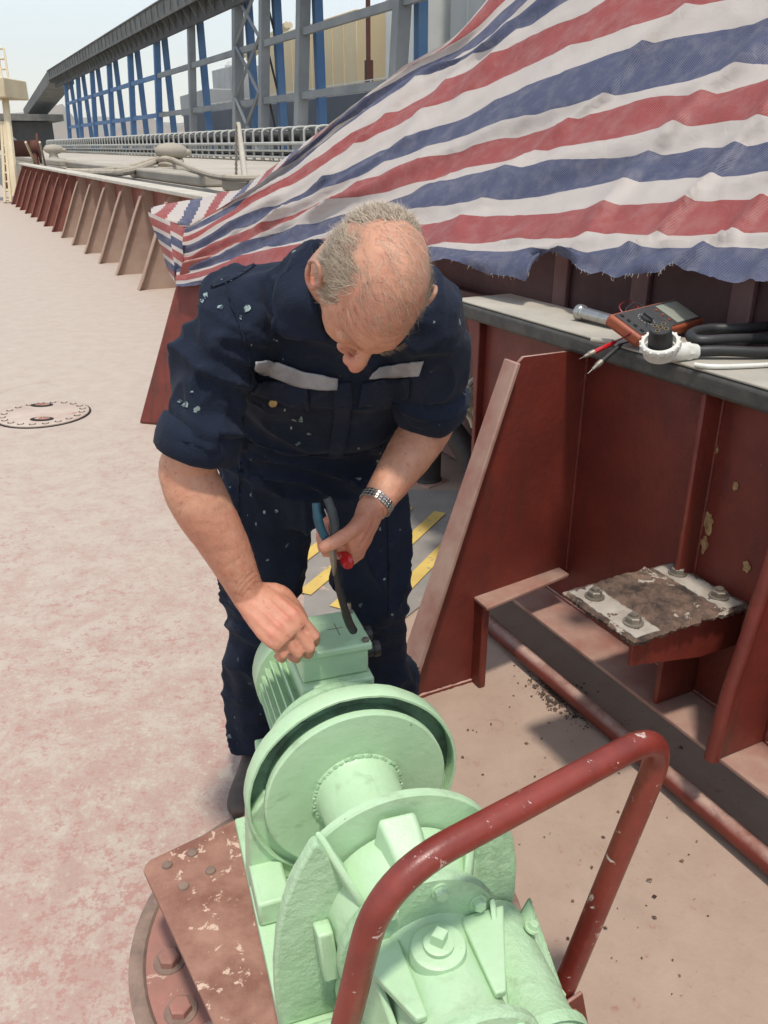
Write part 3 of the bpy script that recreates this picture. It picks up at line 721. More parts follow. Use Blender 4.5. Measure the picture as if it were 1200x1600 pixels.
# left hand lugs, foot pad with hole, lower gear case
mb = MB(W); mb.hexa([(0.29,-0.145,0.40),(0.325,-0.145,0.40),(0.325,-0.118,0.40),(0.29,-0.118,0.40),(0.29,-0.155,0.50),(0.32,-0.152,0.50),(0.32,-0.128,0.50),(0.29,-0.128,0.50)])
obj('bracket_lug', mb, 'green', wi, bevel=0.004)
mb = MB(W); mb.box(0.33,0.47,-0.214,-0.13,PZ+0.0285,PZ+0.085)
fp = obj('foot_pad', mb, 'green_cast', wi, bevel=0.014, seg=4)
mb = MB(W); mb.lathe([(0,0.0145),(0.0012,0.0145)], (0.40,-0.172,PZ+0.0852), (0,0,1), 24); obj('bolt_hole', mb, 'hole', fp)
mb = MB(W); mb.lathe([(0.30,0.07),(0.50,0.066),(0.51,0.06)], (0,-0.055,PZ+0.10), (1,0,0), 28)
obj('gear_case', mb, 'green_cast', wi, bevel=0.004)
mb = MB(W); mb.box(0.40,0.56,-0.13,-0.06,PZ+0.03,PZ+0.13)
obj('gear_case', mb, 'green', wi, bevel=0.012, seg=3)
bolt(wi, wp(0.33,-0.10,0.435), (WX*0.7+Vector((0,0,0.7))), 0.010, 0.012, 'green', 'bolt')
for x in (-0.17, 0.06, 0.20):
    bolt(wi, wp(x, -0.19, PZ+0.0285), (0,0,1), 0.009, 0.01, 'green', 'bolt')

# ================================================================== HANDLE BAR in the foreground
HL0, HL, HR, HR0 = Vector((-0.122,0.772,0.10)), Vector((-0.005,0.770,0.755)), Vector((0.450,1.056,0.772)), Vector((0.316,1.052,0.10))
hb = thing('guard_bar', (HL0+HR0)/2, 'bent red tubular guard bar with chipped paint arching over the winch gearbox', 'guard bar')
mb = MB(); mb.tube(fillet([HL0, HL, HR, HR0], 0.11, 14), 0.0205, 24)
obj('bar', mb, 'handle', hb)
dxy = (HR-HL); dxy.z = 0; dxy.normalize()
pxy = Vector((-dxy.y, dxy.x, 0))
for p in (HL0, HR0):
    mb = MB()
    for sg in (-1, 1):
        c = p + pxy*sg*0.040
        mb.prism([c + dxy*-0.06 + Vector((0,0,-0.098)), c + dxy*0.08 + Vector((0,0,-0.098)), c + dxy*0.03 + Vector((0,0,0.09)), c + dxy*-0.015 + Vector((0,0,0.09))], pxy*0.008)
    h = obj('hinge_bracket', mb, 'red', hb, bevel=0.003)
    mb = MB(); mb.tube([p + pxy*-0.062 + Vector((0.006,0,0.055)), p + pxy*0.062 + Vector((0.006,0,0.055))], 0.011, 6); obj('hinge_pin', mb, 'red', h, smooth=25)

# ================================================================== THE MAN
def remesh(mb, name, voxel, smooth=4, factor=0.5):
    me = mb.mesh(name + '_src', Vector(), 0)
    o = bpy.data.objects.new(name + '_src', me); C.objects.link(o)
    r = o.modifiers.new('r', 'REMESH'); r.mode = 'VOXEL'; r.voxel_size = voxel; r.use_smooth_shade = True
    if smooth:
        s = o.modifiers.new('s', 'SMOOTH'); s.iterations = smooth; s.factor = factor
    bpy.context.view_layer.update()
    dg = bpy.context.evaluated_depsgraph_get()
    out = bpy.data.meshes.new_from_object(o.evaluated_get(dg), depsgraph=dg)
    out.name = name
    bpy.data.objects.remove(o, do_unlink=True)
    out.materials.clear()
    return out
def get_co(me):
    a = np.empty(len(me.vertices)*3, dtype=np.float32); me.vertices.foreach_get('co', a); return a.reshape(-1, 3)
def get_no(me):
    a = np.empty(len(me.vertices)*3, dtype=np.float32); me.vertex_normals.foreach_get('vector', a); return a.reshape(-1, 3)
def set_co(me, a):
    me.vertices.foreach_set('co', np.ascontiguousarray(a, dtype=np.float32).ravel()); me.update()
def body_loft(mb, secs, n=6, seg=28):
    """secs: (centre, side vector, rx, ry); rings are interpolated along a spline"""
    cs = spline([s[0] for s in secs], n); rad = spline([(s[2], s[3], 0) for s in secs], n); sd = spline([s[1] for s in secs], n)
    rings = []
    for i, c in enumerate(cs):
        t = (cs[min(i+1,len(cs)-1)] - cs[max(i-1,0)]).normalized()
        s = sd[i]; s = (s - t*s.dot(t)).normalized(); d = t.cross(s)
        rings.append([c + s*math.cos(a)*rad[i].x + d*math.sin(a)*rad[i].y for a in [2*math.pi*k/seg for k in range(seg)]])
    mb.rings(rings)
def limb(mb, pts, rs, n=6, seg=20):
    cs = spline(pts, n); rr = [p.x for p in spline([(r,0,0) for r in rs], n)]
    mb.tube(cs, rr, seg)
def blob(mb, c, r, ax=None, seg=16):
    """ellipsoid with half axes r along the columns of ax"""
    ax = ax or Matrix.Identity(3); c = Vector(c); rings = []
    for i in range(1, seg):
        th = math.pi*i/seg
        rings.append([c + ax @ Vector((r[0]*math.sin(th)*math.cos(2*math.pi*k/seg), r[1]*math.sin(th)*math.sin(2*math.pi*k/seg), r[2]*math.cos(th))) for k in range(seg)])
    mb.rings(rings)

SHR, SHL = Vector((-0.255,1.455,1.345)), Vector((0.072,1.475,1.335))     # shoulder joints
ELR, WRR = Vector((-0.352,1.405,1.065)), Vector((-0.262,1.400,0.815))
ELL, WRL = Vector((0.096,1.630,1.085)), Vector((-0.020,1.470,0.965))
LAT = Vector((1, 0.05, -0.03)).normalized()
HC = P(582, 442, 1.205)                                                  # head centre
HF = Vector((-0.12, -0.96*SP - 0.08*-CP, -0.96*CP - 0.08*SP)).normalized()
HU = Vector((0.40, -0.06*SP - 0.91*CP, -0.06*CP + 0.91*SP)); HU = (HU - HF*HU.dot(HF)).normalized()
HLft = HU.cross(HF).normalized()
HM = Matrix((HF, HLft, HU)).transposed()                                 # local (forward, left, up) -> world
def hp(f, l, u): return HC + HM @ Vector((f, l, u))

# ---- hands
def rot(v, ax, a): return Matrix.Rotation(a, 3, ax) @ v
def hand(mb, wr, f, nrm, right, curls, thumb, scale=1.0, spread=0.0):
    f = f.normalized(); nrm = (nrm - f*nrm.dot(f)).normalized()
    r = nrm.cross(f) if right else f.cross(nrm)                          # thumb side
    k = scale
    secs = [(wr - f*0.012*k, r, .026*k, .019*k), (wr, r, .029*k, .020*k), (wr+f*.03*k, r, .036*k, .019*k), (wr+f*.065*k - nrm*.002, r, .042*k, .0175*k), (wr+f*.092*k - nrm*.004, r, .041*k, .014*k), (wr+f*.104*k-nrm*.008, r, .036*k, .008*k)]
    body_loft(mb, secs, 5, 24)
    tips = []
    for i, (off, ls, rad) in enumerate(((.0305,(.044,.027,.022),.0098),(.0102,(.049,.031,.023),.0101),(-.0102,(.045,.029,.022),.0096),(-.029,(.036,.021,.019),.0084))):
        p = wr + f*(.092 - (0.004,0,.003,.010)[i])*k + r*off*k - nrm*.004
        d = rot(f, nrm, (spread*(1.5-i)) * (1 if right else -1))
        ax = r if right else -r
        pts = [p - d*.02*k, p]; rr = [rad*k*0.9, rad*k*1.06]; ang = 0
        for j in range(3):
            c = R(curls[i][j])
            sg_ = 1 if rot(f, r, 0.1).dot(nrm) < 0 else -1               # always curl towards the palm
            d = rot(d, r, sg_*c)
            pts.append(pts[-1] + d*ls[j]*k*0.5); rr.append(rad*k*(0.95 - .06*j))
            pts.append(pts[-1] + d*ls[j]*k*0.5); rr.append(rad*k*(1.0 - .10*j if j < 2 else 0.62))
        mb.tube(pts, rr, 12); blob(mb, pts[-1], (rr[-1],)*3, seg=8); tips.append(pts[-1])
    tp = [wr + f*.012*k + r*.018*k - nrm*.006*k] + [(t_ if isinstance(t_, Vector) else wr + (f*t_[0] + r*t_[1] - nrm*t_[2])*k) for t_ in thumb]
    trr = [.017*k, .0155*k, .0115*k, .0115*k, .0095*k, .006*k]
    cs = spline(tp, 4); rr = [p.x for p in spline([(x,0,0) for x in trr[:len(tp)]], 4)]
    mb.tube(cs, rr, 14); blob(mb, cs[-1], (rr[-1],)*3, seg=8)
    return f, nrm, r, tips

mb = MB()
# trunk and legs (under the coverall)
body_loft(mb, [(Vector((-.16,1.80,.84)),LAT,.13,.09),(Vector((-.16,1.81,.95)),LAT,.15,.095),(Vector((-.15,1.75,1.08)),LAT,.14,.09),(Vector((-.12,1.63,1.20)),LAT,.155,.095),(Vector((-.10,1.54,1.29)),LAT,.16,.09),(Vector((-.09,1.475,1.345)),LAT,.13,.065),(Vector((-.085,1.44,1.375)),LAT,.07,.055)])
HIPR, KNR, ANR = Vector((-.265,1.79,.90)), Vector((-.308,1.815,.53)), Vector((-.345,1.835,.10))
HIPL, KNL, ANL = Vector((-.060,1.79,.90)), Vector((-.022,1.83,.52)), Vector((.020,1.93,.10))
limb(mb, [HIPR, KNR, ANR - Vector((0,0,.03))], [.075,.052,.038]); limb(mb, [HIPL, KNL, ANL - Vector((0,0,.03))], [.075,.052,.038])
# neck
limb(mb, [Vector((-.09,1.47,1.36)), Vector((-.075,1.41,1.395)), hp(-.035,0,-.05), hp(-.03,0,0)], [.062,.060,.060,.055])
# arms
limb(mb, [SHR, SHR.lerp(ELR,.5)+Vector((-.006,0,0)), SHR.lerp(ELR,.85), ELR+Vector((-.004,.006,-.004)), ELR.lerp(WRR,.25)+Vector((-.006,-.004,0)), ELR.lerp(WRR,.6), WRR], [.040,.043,.049,.0515,.0540,.0455,.0325], 6, 24)
limb(mb, [SHL, SHL.lerp(ELL,.5), SHL.lerp(ELL,.85), ELL, ELL.lerp(WRL,.25), ELL.lerp(WRL,.6), WRL], [.040,.043,.047,.049,.050,.042,.0300], 6, 24)
blob(mb, ELR + Vector((-.022,.01,.0)), (.028,.028,.034))
# right hand: knuckles towards the viewer, fingers curled over the edge of the terminal box
fR = (P(458, 992, 1.57) - WRR); nR = Vector((0.25,-0.66,0.66))
RH = hand(mb, WRR, fR, nR, True, ((30,58,36),(32,62,36),(34,62,36),(36,60,36)), ((.035,.040,.012),(.060,.046,.026),(.085,.042,.046),(.102,.034,.064)), 1.17)
# left hand: closed round the pliers, thumb across
fL = (P(556, 853, 1.545) - WRL); nL = Vector((0.80,-0.42,-0.25))
LH = hand(mb, WRL, fL, nL, False, ((62,88,50),(66,90,50),(68,90,50),(66,88,50)), (P(566,812,1.545), P(548,830,1.50), P(524,846,1.478), P(507,855,1.474)), 1.15)
# head: skull, jaw, face
HB = MB()
def head_point(th, ph):
    d = Vector((math.sin(th)*math.cos(ph), math.sin(th)*math.sin(ph), math.cos(th)))    # forward, left, up
    f, l, u = d
    rf, rl, ru = 0.099, 0.0765, 0.112
    p = Vector((f*rf, l*rl, u*ru))
    if f < 0: p.x *= 1.0 + 0.08*max(0, u+0.2)
    if u < 0:                                            # the face narrows to the jaw, the nape is cut in
        p.y *= 1 - 0.22*min(1, -u)
        if f < 0: p.x *= 1 - 0.50*min(1, -u*1.3)
        else: p.x *= 1 - 0.06*u*u
        p.z *= 1.08
    else:
        p.z *= 1 - 0.05*abs(l)
    g = lambda a, b, c, s: math.exp(-(((p.x-a)**2 + (p.y-b)**2 + (p.z-c)**2) / (s*s)))
    nrm = d.normalized(); q = p.copy()
    q += nrm * (0.007*(g(.092,.03,.030,.024)+g(.092,-.03,.030,.024)) + 0.005*g(.098,0,.026,.02))       # brow
    q -= nrm * (0.010*(g(.086,.033,.008,.019)+g(.086,-.033,.008,.019)))                                  # eye sockets
    q += nrm * (0.008*(g(.075,.05,-.02,.024)+g(.075,-.05,-.02,.024)))                                    # cheek bones
    q += nrm * (0.006*g(.085,0,-.062,.022) + 0.012*g(.075,0,-.108,.024))                                 # mouth, chin
    q -= nrm * (0.004*(g(.05,.068,.045,.03)+g(.05,-.068,.045,.03)))                                      # temples
    return hp(q.x, q.y, q.z)
rings = []
for i in range(1, 48):
    th = math.pi*i/48
    rings.append([head_point(th, 2*math.pi*k/64) for k in range(64)])
mb.rings(rings)
limb(mb, [hp(.088,0,.022), hp(.104,0,.002), hp(.115,0,-.018), hp(.117,0,-.028)], [.0085,.0100,.0120,.0115], 5, 16)   # nose
blob(mb, hp(.117,0,-.0275), (.0125,)*3); blob(mb, hp(.110,.013,-.031), (.010,.007,.008), HM); blob(mb, hp(.110,-.013,-.031), (.010,.007,.008), HM)
for sg in (-1, 1):
    blob(mb, hp(.081, .032*sg, .006), (.0135,.016,.0125), HM)                                            # eyelids
    ER = HM @ (Matrix.Rotation(R(-22*sg), 3, 'Z') @ Matrix.Rotation(R(-12), 3, 'Y'))
    n_ = 28; ring = [hp(.004, .082*sg, -.006) + ER @ Vector((math.cos(2*math.pi*k/n_)*.017*(1.12 if math.sin(2*math.pi*k/n_) > 0 else .82), .006*sg, math.sin(2*math.pi*k/n_)*.031)) for k in range(n_)]
    for k in range(0, n_):                                                                              # helix of the ear
        blob(mb, ring[k], (.0046,)*3, seg=6)
    blob(mb, hp(.010, .075*sg, -.008), (.017,.0045,.027), ER); blob(mb, hp(.010, .077*sg, -.032), (.009,.005,.010), ER)
blob(mb, hp(.092,0,-.058), (.012,.024,.006), HM); blob(mb, hp(.089,0,-.068), (.012,.021,.006), HM)
body_me = remesh(mb, 'body', 0.0029, 5, 0.45)
co = get_co(body_me); no = get_no(body_me)
disp = np.zeros(len(co), np.float32)
hcv = np.array(HC)
for i in range(len(co)):
    p = Vector(co[i].tolist())
    dl = HM.transposed() @ (p - HC)
    if dl.length < 0.15:                                             # forehead creases, skin unevenness
        disp[i] += 0.0010*noise.noise(p*70) + 0.0008*noise.noise(p*28)
        if 0.03 < dl.z < 0.075 and dl.x > 0.05: disp[i] -= 0.0012*max(0, math.sin(dl.z*520 + 2*noise.noise(p*30)))
    elif p.z < 1.1:
        disp[i] += 0.0006*noise.noise(p*90) + 0.0009*noise.noise(p*38)
        for (wr, HH) in ((WRR, RH), (WRL, LH)):                       # knuckles, tendons
            q = p - wr; a, b, c = q.dot(HH[0]), q.dot(HH[2]), q.dot(HH[1])
            if 0.02 < a < 0.115 and c > 0:
                for off in (.0305,.0102,-.0102,-.029):
                    disp[i] += 0.0022*math.exp(-((b-off*1.05)/.0045)**2) * math.exp(-((a-.075)/.03)**2)
                    disp[i] += 0.0030*math.exp(-((b-off*1.05)/.008)**2) * math.exp(-((a-.095)/.010)**2)
            if -0.012 < a < 0.012: disp[i] -= 0.0008*max(0, math.sin(a*900))
set_co(body_me, co + no*disp[:, None])
# colour attributes: hair on the scalp, redness
hairw = np.zeros(len(co), np.float32); redw = np.zeros(len(co), np.float32)
def hair_density(dl):
    """0..1 for a point of the head in local coordinates"""
    f, l, u = dl.x/.10, dl.y/.078, dl.z/.112
    if u < -0.55 or (f > 0.62 and u < 0.55) or f > 0.80: return 0.0
    n_ = 0.10*noise.noise(dl*35)
    side = max(0.0, min(1.0, (abs(l) - 0.60 + n_ - 0.05*(f < 0)) / 0.36)) * max(0, min(1, (0.52 - f + n_)/0.22)) * max(0, min(1, (u+0.35 - 0.7*max(0,f))/0.2))
    back = max(0.0, min(1.0, (-f - 0.62 + n_) / 0.15))
    if f > -0.05 and u < 0.0: side *= max(0, min(1, (u+0.25)/0.15)) * 0.6
    return max(side, back)
for i in range(len(co)):
    dl = HM.transposed() @ (Vector(co[i].tolist()) - HC)
    if dl.length < 0.15:
        hairw[i] = hair_density(dl)
        redw[i] = 0.65*math.exp(-((dl.x-.115)**2 + dl.y**2 + (dl.z+.03)**2)/(.03**2)) + 0.35*math.exp(-((dl.x-.06)**2 + (dl.z-.075)**2)/(.05**2)) + (0.5 if abs(dl.y) > .08 else 0)
    elif co[i][2] < 1.0:
        redw[i] = 0.25 + 0.5*max(0, disp[i]*280)
for nm, arr in (('hairiness', hairw), ('redness', redw)):
    at = body_me.attributes.new(nm, 'FLOAT', 'POINT'); at.data.foreach_set('value', arr)
def skin_mat():
    m, N, L, B = new_mat('skin')
    co_ = N.new('ShaderNodeTexCoord').outputs['Object']
    ah = N.new('ShaderNodeAttribute'); ah.attribute_name = 'hairiness'
    ar = N.new('ShaderNodeAttribute'); ar.attribute_name = 'redness'
    base = n_mix(N, L, n_ramp(N, L, n_noise(N, L, co_, 28, 6, 0.6), .35, .65), c8(196, 146, 118), c8(184, 128, 101))
    base = n_mix(N, L, n_ramp(N, L, n_noise(N, L, co_, 110, 4, 0.6), .60, .72), base, c8(158, 98, 76))
    base = n_mix(N, L, ar.outputs['Fac'], base, c8(196, 120, 100))
    base = n_mix(N, L, n_math(N, L, 'MULTIPLY', ah.outputs['Fac'], 0.55), base, c8(132, 112, 94))
    L.new(base, B.inputs['Base Color'])
    B.inputs['Roughness'].default_value = 0.48
    B.inputs['Subsurface Weight'].default_value = 0.08
    B.inputs['Subsurface Radius'].default_value = (0.010, 0.004, 0.002)
    B.inputs['Subsurface Scale'].default_value = 0.6
    bn = N.new('ShaderNodeBump'); bn.inputs['Strength'].default_value = 0.6; bn.inputs['Distance'].default_value = 0.002
    L.new(n_noise(N, L, co_, 240, 6, 0.7), bn.inputs['Height']); L.new(bn.outputs[0], B.inputs['Normal'])
    return m
M['skin'] = skin_mat()
man = thing('person', ((ANR+ANL)/2).to_tuple()[:2] + (0,), 'balding grey-haired man in navy work coverall bending over the green winch', 'person')
def rebase(me, parent):
    a = get_co(me); a -= np.array(OFF[parent.name], dtype=np.float32); set_co(me, a)
def world_mesh_obj(name, me, mat, parent):
    rebase(me, parent)
    me.polygons.foreach_set('use_smooth', [True]*len(me.polygons))
    return obj(name, me, mat, parent)
body_bvh_src = (co + no*disp[:, None]).astype(float)
polys_body = [tuple(p.vertices) for p in body_me.polygons]
body_bvh = BVHTree.FromPolygons([tuple(p) for p in body_bvh_src], polys_body)
world_mesh_obj('body', body_me, 'skin', man)

# ---- coverall
mb = MB()
body_loft(mb, [(Vector((-.155,1.81,.80)),LAT,.185,.115),(Vector((-.16,1.815,.93)),LAT,.212,.135),(Vector((-.155,1.77,1.05)),LAT,.20,.132),(Vector((-.135,1.68,1.16)),LAT,.198,.135),(Vector((-.11,1.58,1.26)),LAT,.195,.128),(Vector((-.095,1.51,1.325)),LAT,.19,.105),(Vector((-.088,1.465,1.36)),LAT,.17,.085),(Vector((-.085,1.435,1.385)),LAT,.092,.074),(Vector((-.08,1.415,1.40)),LAT,.082,.072)])
blob(mb, SHR + Vector((.01,.01,-.01)), (.076,.076,.076)); blob(mb, SHL + Vector((-.005,.005,-.01)), (.074,.076,.076))
cufR = SHR.lerp(ELR, 0.86); cufL = SHL.lerp(ELL, 0.86)
limb(mb, [SHR+Vector((.03,.01,.0)), SHR.lerp(ELR,.3)+Vector((-.004,.0,0)), SHR.lerp(ELR,.62), cufR], [.078,.073,.067,.064], 6, 28)
limb(mb, [SHL+Vector((-.03,0,0)), SHL.lerp(ELL,.3), SHL.lerp(ELL,.62), cufL], [.078,.072,.065,.061], 6, 28)
limb(mb, [HIPR+Vector((.01,0,.04)), HIPR.lerp(KNR,.5)+Vector((-.008,0,0)), KNR, KNR.lerp(ANR,.5)+Vector((-.004,.01,0)), KNR.lerp(ANR,.84), ANR+Vector((0,.01,.035))], [.112,.100,.086,.082,.080,.078], 7, 30)
limb(mb, [HIPL+Vector((-.01,0,.04)), HIPL.lerp(KNL,.5)+Vector((.004,0,0)), KNL, KNL.lerp(ANL,.5)+Vector((.0,.0,0)), KNL.lerp(ANL,.84), ANL+Vector((0,.0,.035))], [.110,.096,.080,.078,.080,.084], 7, 30)
cov_me = remesh(mb, 'coverall', 0.0058, 7, 0.5)
for _pass in range(1):
    co = get_co(cov_me); no = get_no(cov_me)
    d = np.zeros(len(co), np.float32)
    axU, axLR, axLL = (ELR-SHR).normalized(), (KNR-HIPR).normalized(), (KNL-HIPL).normalized()
    def ridged(v):
        return max(0.0, 1 - abs(v))**2.2 + 0.25
    for i in range(len(co)):
        p = Vector(co[i].tolist())
        w_ = noise.noise_vector(p*5)*0.05
        q = p + w_
        # long soft folds, stretched along z on the legs, diagonal over the trunk
        if p.z < 0.90:
            lo = ridged(noise.noise(Vector((q.x*10, q.y*10, q.z*3.2)))*1.6)
            hem = max(0, (0.42 - p.z)/0.42)
            cr = ridged(noise.noise(Vector((q.x*4, q.y*4, q.z*22)))*1.5)
            kn = math.exp(-((p.z-.52)/.07)**2)
            d[i] = 0.024*(lo-.6) + (0.022*hem + 0.016*kn)*(cr-.6) + 0.004*noise.noise(p*20)
        elif p.z < 1.16 and not (p.x < -0.29):
            cr = ridged(noise.noise(Vector((q.x*5, q.y*6, q.z*16 + q.x*6)))*1.5)
            d[i] = 0.026*(cr-.6) + 0.007*noise.noise(p*14)
        else:
            cr = ridged(noise.noise(Vector((q.x*9 + q.z*6, q.y*9, q.z*7 - q.x*6)))*1.5)
            c2 = ridged(noise.noise(Vector((q.x*16 - q.z*9, q.y*16, q.z*13 + q.x*9)))*1.5)
            d[i] = 0.012*(cr-.6) + 0.007*(c2-.6) + 0.004*noise.noise(p*13)
            s = (p-SHR).dot(axU)
            if p.x < -0.2 and s > 0.02:
                d[i] += 0.014*(ridged(noise.noise(Vector((q.x*5, q.y*5, s*26)))*1.6)-.6)
        d[i] += 0.0012*noise.noise(p*48)
    set_co(cov_me, co + no*d[:, None])
def cloth_mat(name, c1, c2, splat=True):
    m, N, L, B = new_mat(name)
    co_ = N.new('ShaderNodeTexCoord').outputs['Object']
    col = n_mix(N, L, n_ramp(N, L, n_noise(N, L, co_, 9, 8, 0.65), .3, .7), c1, c2)
    dusty = n_ramp(N, L, n_noise(N, L, co_, 22, 8, 0.75, 0.5), .60, .80)
    col = n_mix(N, L, n_math(N, L, 'MULTIPLY', dusty, 0.4), col, c8(74, 82, 96))
    if splat:
        v1 = N.new('ShaderNodeTexVoronoi'); v1.inputs['Scale'].default_value = 42
        wv = N.new('ShaderNodeVectorMath'); wv.operation = 'ADD'
        nz = N.new('ShaderNodeTexNoise'); nz.inputs['Scale'].default_value = 60; nz.inputs['Detail'].default_value = 3
        L.new(co_, nz.inputs['Vector'])
        sc = N.new('ShaderNodeVectorMath'); sc.operation = 'SCALE'; sc.inputs['Scale'].default_value = 0.022; L.new(nz.outputs['Color'], sc.inputs[0])
        L.new(co_, wv.inputs[0]); L.new(sc.outputs[0], wv.inputs[1]); L.new(wv.outputs[0], v1.inputs['Vector'])
        spx = N.new('ShaderNodeSeparateColor'); L.new(v1.outputs['Color'], spx.inputs[0])
        big = n_math(N, L, 'MULTIPLY', n_math(N, L, 'POWER', spx.outputs[0], 7.0), 0.27)
        hit = n_math(N, L, 'LESS_THAN', v1.outputs['Distance'], big)
        keep = n_math(N, L, 'GREATER_THAN', n_noise(N, L, co_, 7, 3, 0.5), 0.50)
        hit = n_math(N, L, 'MULTIPLY', hit, keep)
        col = n_mix(N, L, n_math(N, L, 'MULTIPLY', hit, 0.8), col, n_mix(N, L, spx.outputs[1], c8(150, 164, 158), c8(92, 108, 112)))
        # thin pale scratches
        mp = N.new('ShaderNodeMapping'); mp.inputs['Scale'].default_value = (90, 90, 16); mp.inputs['Rotation'].default_value = (0.4, 0.7, 0.2); L.new(co_, mp.inputs[0])
        s_ = n_ramp(N, L, n_noise(N, L, mp.outputs[0], 1.0, 3, 0.6, 0.6), .745, .765)
        col = n_mix(N, L, n_math(N, L, 'MULTIPLY', s_, 0.5), col, c8(150, 160, 164))
    L.new(col, B.inputs['Base Color'])
    B.inputs['Roughness'].default_value = 0.88
    B.inputs['Specular IOR Level'].default_value = 0.2
    B.inputs['Sheen Weight'].default_value = 0.04
    B.inputs['Sheen Roughness'].default_value = 0.5
    bn = N.new('ShaderNodeBump'); bn.inputs['Strength'].default_value = 0.5; bn.inputs['Distance'].default_value = 0.003
    L.new(n_math(N, L, 'ADD', n_noise(N, L, co_, 420, 2, 0.5), n_math(N, L, 'MULTIPLY', n_noise(N, L, co_, 45, 8, 0.65), 2.0)), bn.inputs['Height']); L.new(bn.outputs[0], B.inputs['Normal'])
    return m
M['navy'] = cloth_mat('navy_work_cloth', c8(28, 37, 54), c8(20, 27, 41))
M['navy_plain'] = cloth_mat('navy_work_cloth_trim', c8(29, 38, 56), c8(22, 30, 46), False)
M['reflective'] = paint('reflective_tape', c8(150, 150, 152), c8(128, 130, 134), 30, 0.5, bump=0.4, bscale=60, chip=c8(90, 92, 98), chip_at=0.64, chip_scale=24)
M['splash'] = paint('mint_white_splash', c8(150, 168, 162), c8(112, 134, 134), 60, 0.8, bump=0.3, bscale=80, chip=c8(44, 54, 72), chip_at=0.53, chip_scale=90)
cov_bvh = BVHTree.FromPolygons([tuple(map(float, p)) for p in get_co(cov_me)], [tuple(p.vertices) for p in cov_me.polygons])
cov = world_mesh_obj('coverall', cov_me, 'navy', man)
EYE = Vector((0, 0, CAM_H))
def on_cloth(u, v, lift, bvh=None):
    d = ray(u, v).normalized()
    h = (bvh or cov_bvh).ray_cast(EYE, d)
    if h[0] is None: return None
    n_ = h[1] if h[1].dot(d) < 0 else -h[1]
    return h[0] + (n_*0.5 - d*0.5)*lift
def patch(name, top, bot, mat, lift=0.004, n=24, m_=6, thick=0.003, smooth_n=3, parent=None):
    """a sewn-on piece lying on the cloth between two seam lines"""
    tp = spline([(a, b, 0) for a, b in top], 8); bt = spline([(a, b, 0) for a, b in bot], 8)
    pick = lambda L_, t: L_[min(len(L_)-1, int(t*(len(L_)-1)+.5))]
    rows = []
    for j in range(m_+1):
        row = []
        for i in range(n+1):
            a, b = pick(tp, i/n), pick(bt, i/n); p = a.lerp(b, j/m_)
            row.append(on_cloth(p.x, p.y, lift))
        if any(q is None for q in row):
            good = [q for q in row if q is not None]
            if not good: continue
            row = [q if q is not None else min(good, key=lambda g: 0) for q in row]
        rows.append(row)
    for _ in range(smooth_n):                                   # relax, so the piece spans small folds
        new = [[p.copy() for p in r] for r in rows]
        for j in range(len(rows)):
            for i in range(n+1):
                nb = [rows[jj][ii] for jj, ii in ((j-1,i),(j+1,i),(j,i-1),(j,i+1)) if 0 <= jj < len(rows) and 0 <= ii <= n]
                if 0 < i < n: new[j][i] = rows[j][i]*0.5 + sum(nb, Vector())/len(nb)*0.5 if 0 < j < len(rows)-1 else rows[j][i]
        rows = new
    mb_ = MB(); mb_.grid(rows)
    o = obj(name, mb_, mat, parent or cov, smooth=60)
    s = o.modifiers.new('solid', 'SOLIDIFY'); s.thickness = thick; s.offset = 1
    return o
patch('reflective_strip', [(396,566),(425,562),(478,578),(527,588)], [(398,577),(424,585),(476,603),(526,607)], 'reflective', lift=0.010)
patch('reflective_strip', [(592,573),(625,567),(662,563)], [(577,590),(622,588),(655,586)], 'reflective', lift=0.008)
patch('pocket_flap', [(414,592),(445,596),(482,604)], [(392,612),(430,625),(482,640)], 'navy_plain', lift=0.012, thick=0.004)
patch('pocket_flap', [(566,598),(600,592),(640,590)], [(560,634),(600,636),(640,622)], 'navy_plain', lift=0.010, thick=0.004)
patch('collar', [(486,384),(486,430),(498,478),(512,530)], [(440,440),(428,480),(420,512),(476,524)], 'navy_plain', lift=0.014, thick=0.005, n=20, m_=10)
patch('front_placket', [(520,600),(522,640),(518,680),(512,715)], [(548,596),(548,640),(542,680),(536,715)], 'navy_plain', lift=0.006, thick=0.003, n=20, m_=4)
mb = MB(); c_ = on_cloth(427, 629, 0.012)
mb.lathe([(-.004,.007),(0,.0085),(.004,.007),(.0045,.003)], c_, -ray(427,629), 16); obj('brass_button', mb, paint('brass', c8(150,118,70), c8(120,92,54), 40, 0.35, metal=0.8, bump=0), cov)
def splash(u, v, r, seed, ax=1.0):
    pts = []; c = on_cloth(u, v, 0.0022)
    if c is None: return
    for k in range(22):
        a = 2*math.pi*k/22; rr = r*(0.75 + 0.5*noise.noise(Vector((math.cos(a)*1.6+seed, math.sin(a)*1.6, seed))))
        q = on_cloth(u + math.cos(a)*rr*ax, v + math.sin(a)*rr, 0.0022); pts.append(q or c)
    mb_ = MB(); mb_.add([c] + pts, [(0, k+1, (k+1) % 22 + 1) for k in range(22)]); obj('paint_splash', mb_, 'splash', cov)
for u, v, r, ax in ((386,482,11,.85),(376,496,6,.5),(322,462,9,.7),(316,470,6,.8),(361,438,3,1),(345,480,5,1.4),(290,632,7,1.4),(281,627,4,1.5),(427,530,3,1),(432,532,3,1),(393,538,2,1),(470,655,8,.7),(413,800,5,.8),(432,798,4,1),(400,818,5,.5),(387,805,3,.5),(455,668,4,.6),(330,715,4,1.6),(300,612,3,1),(590,720,4,1),(560,700,3,1),(445,640,4,.5),(612,960,3,1),(600,905,3,1)):
    splash(u, v, r*0.75, u*0.37+v*0.11, ax)
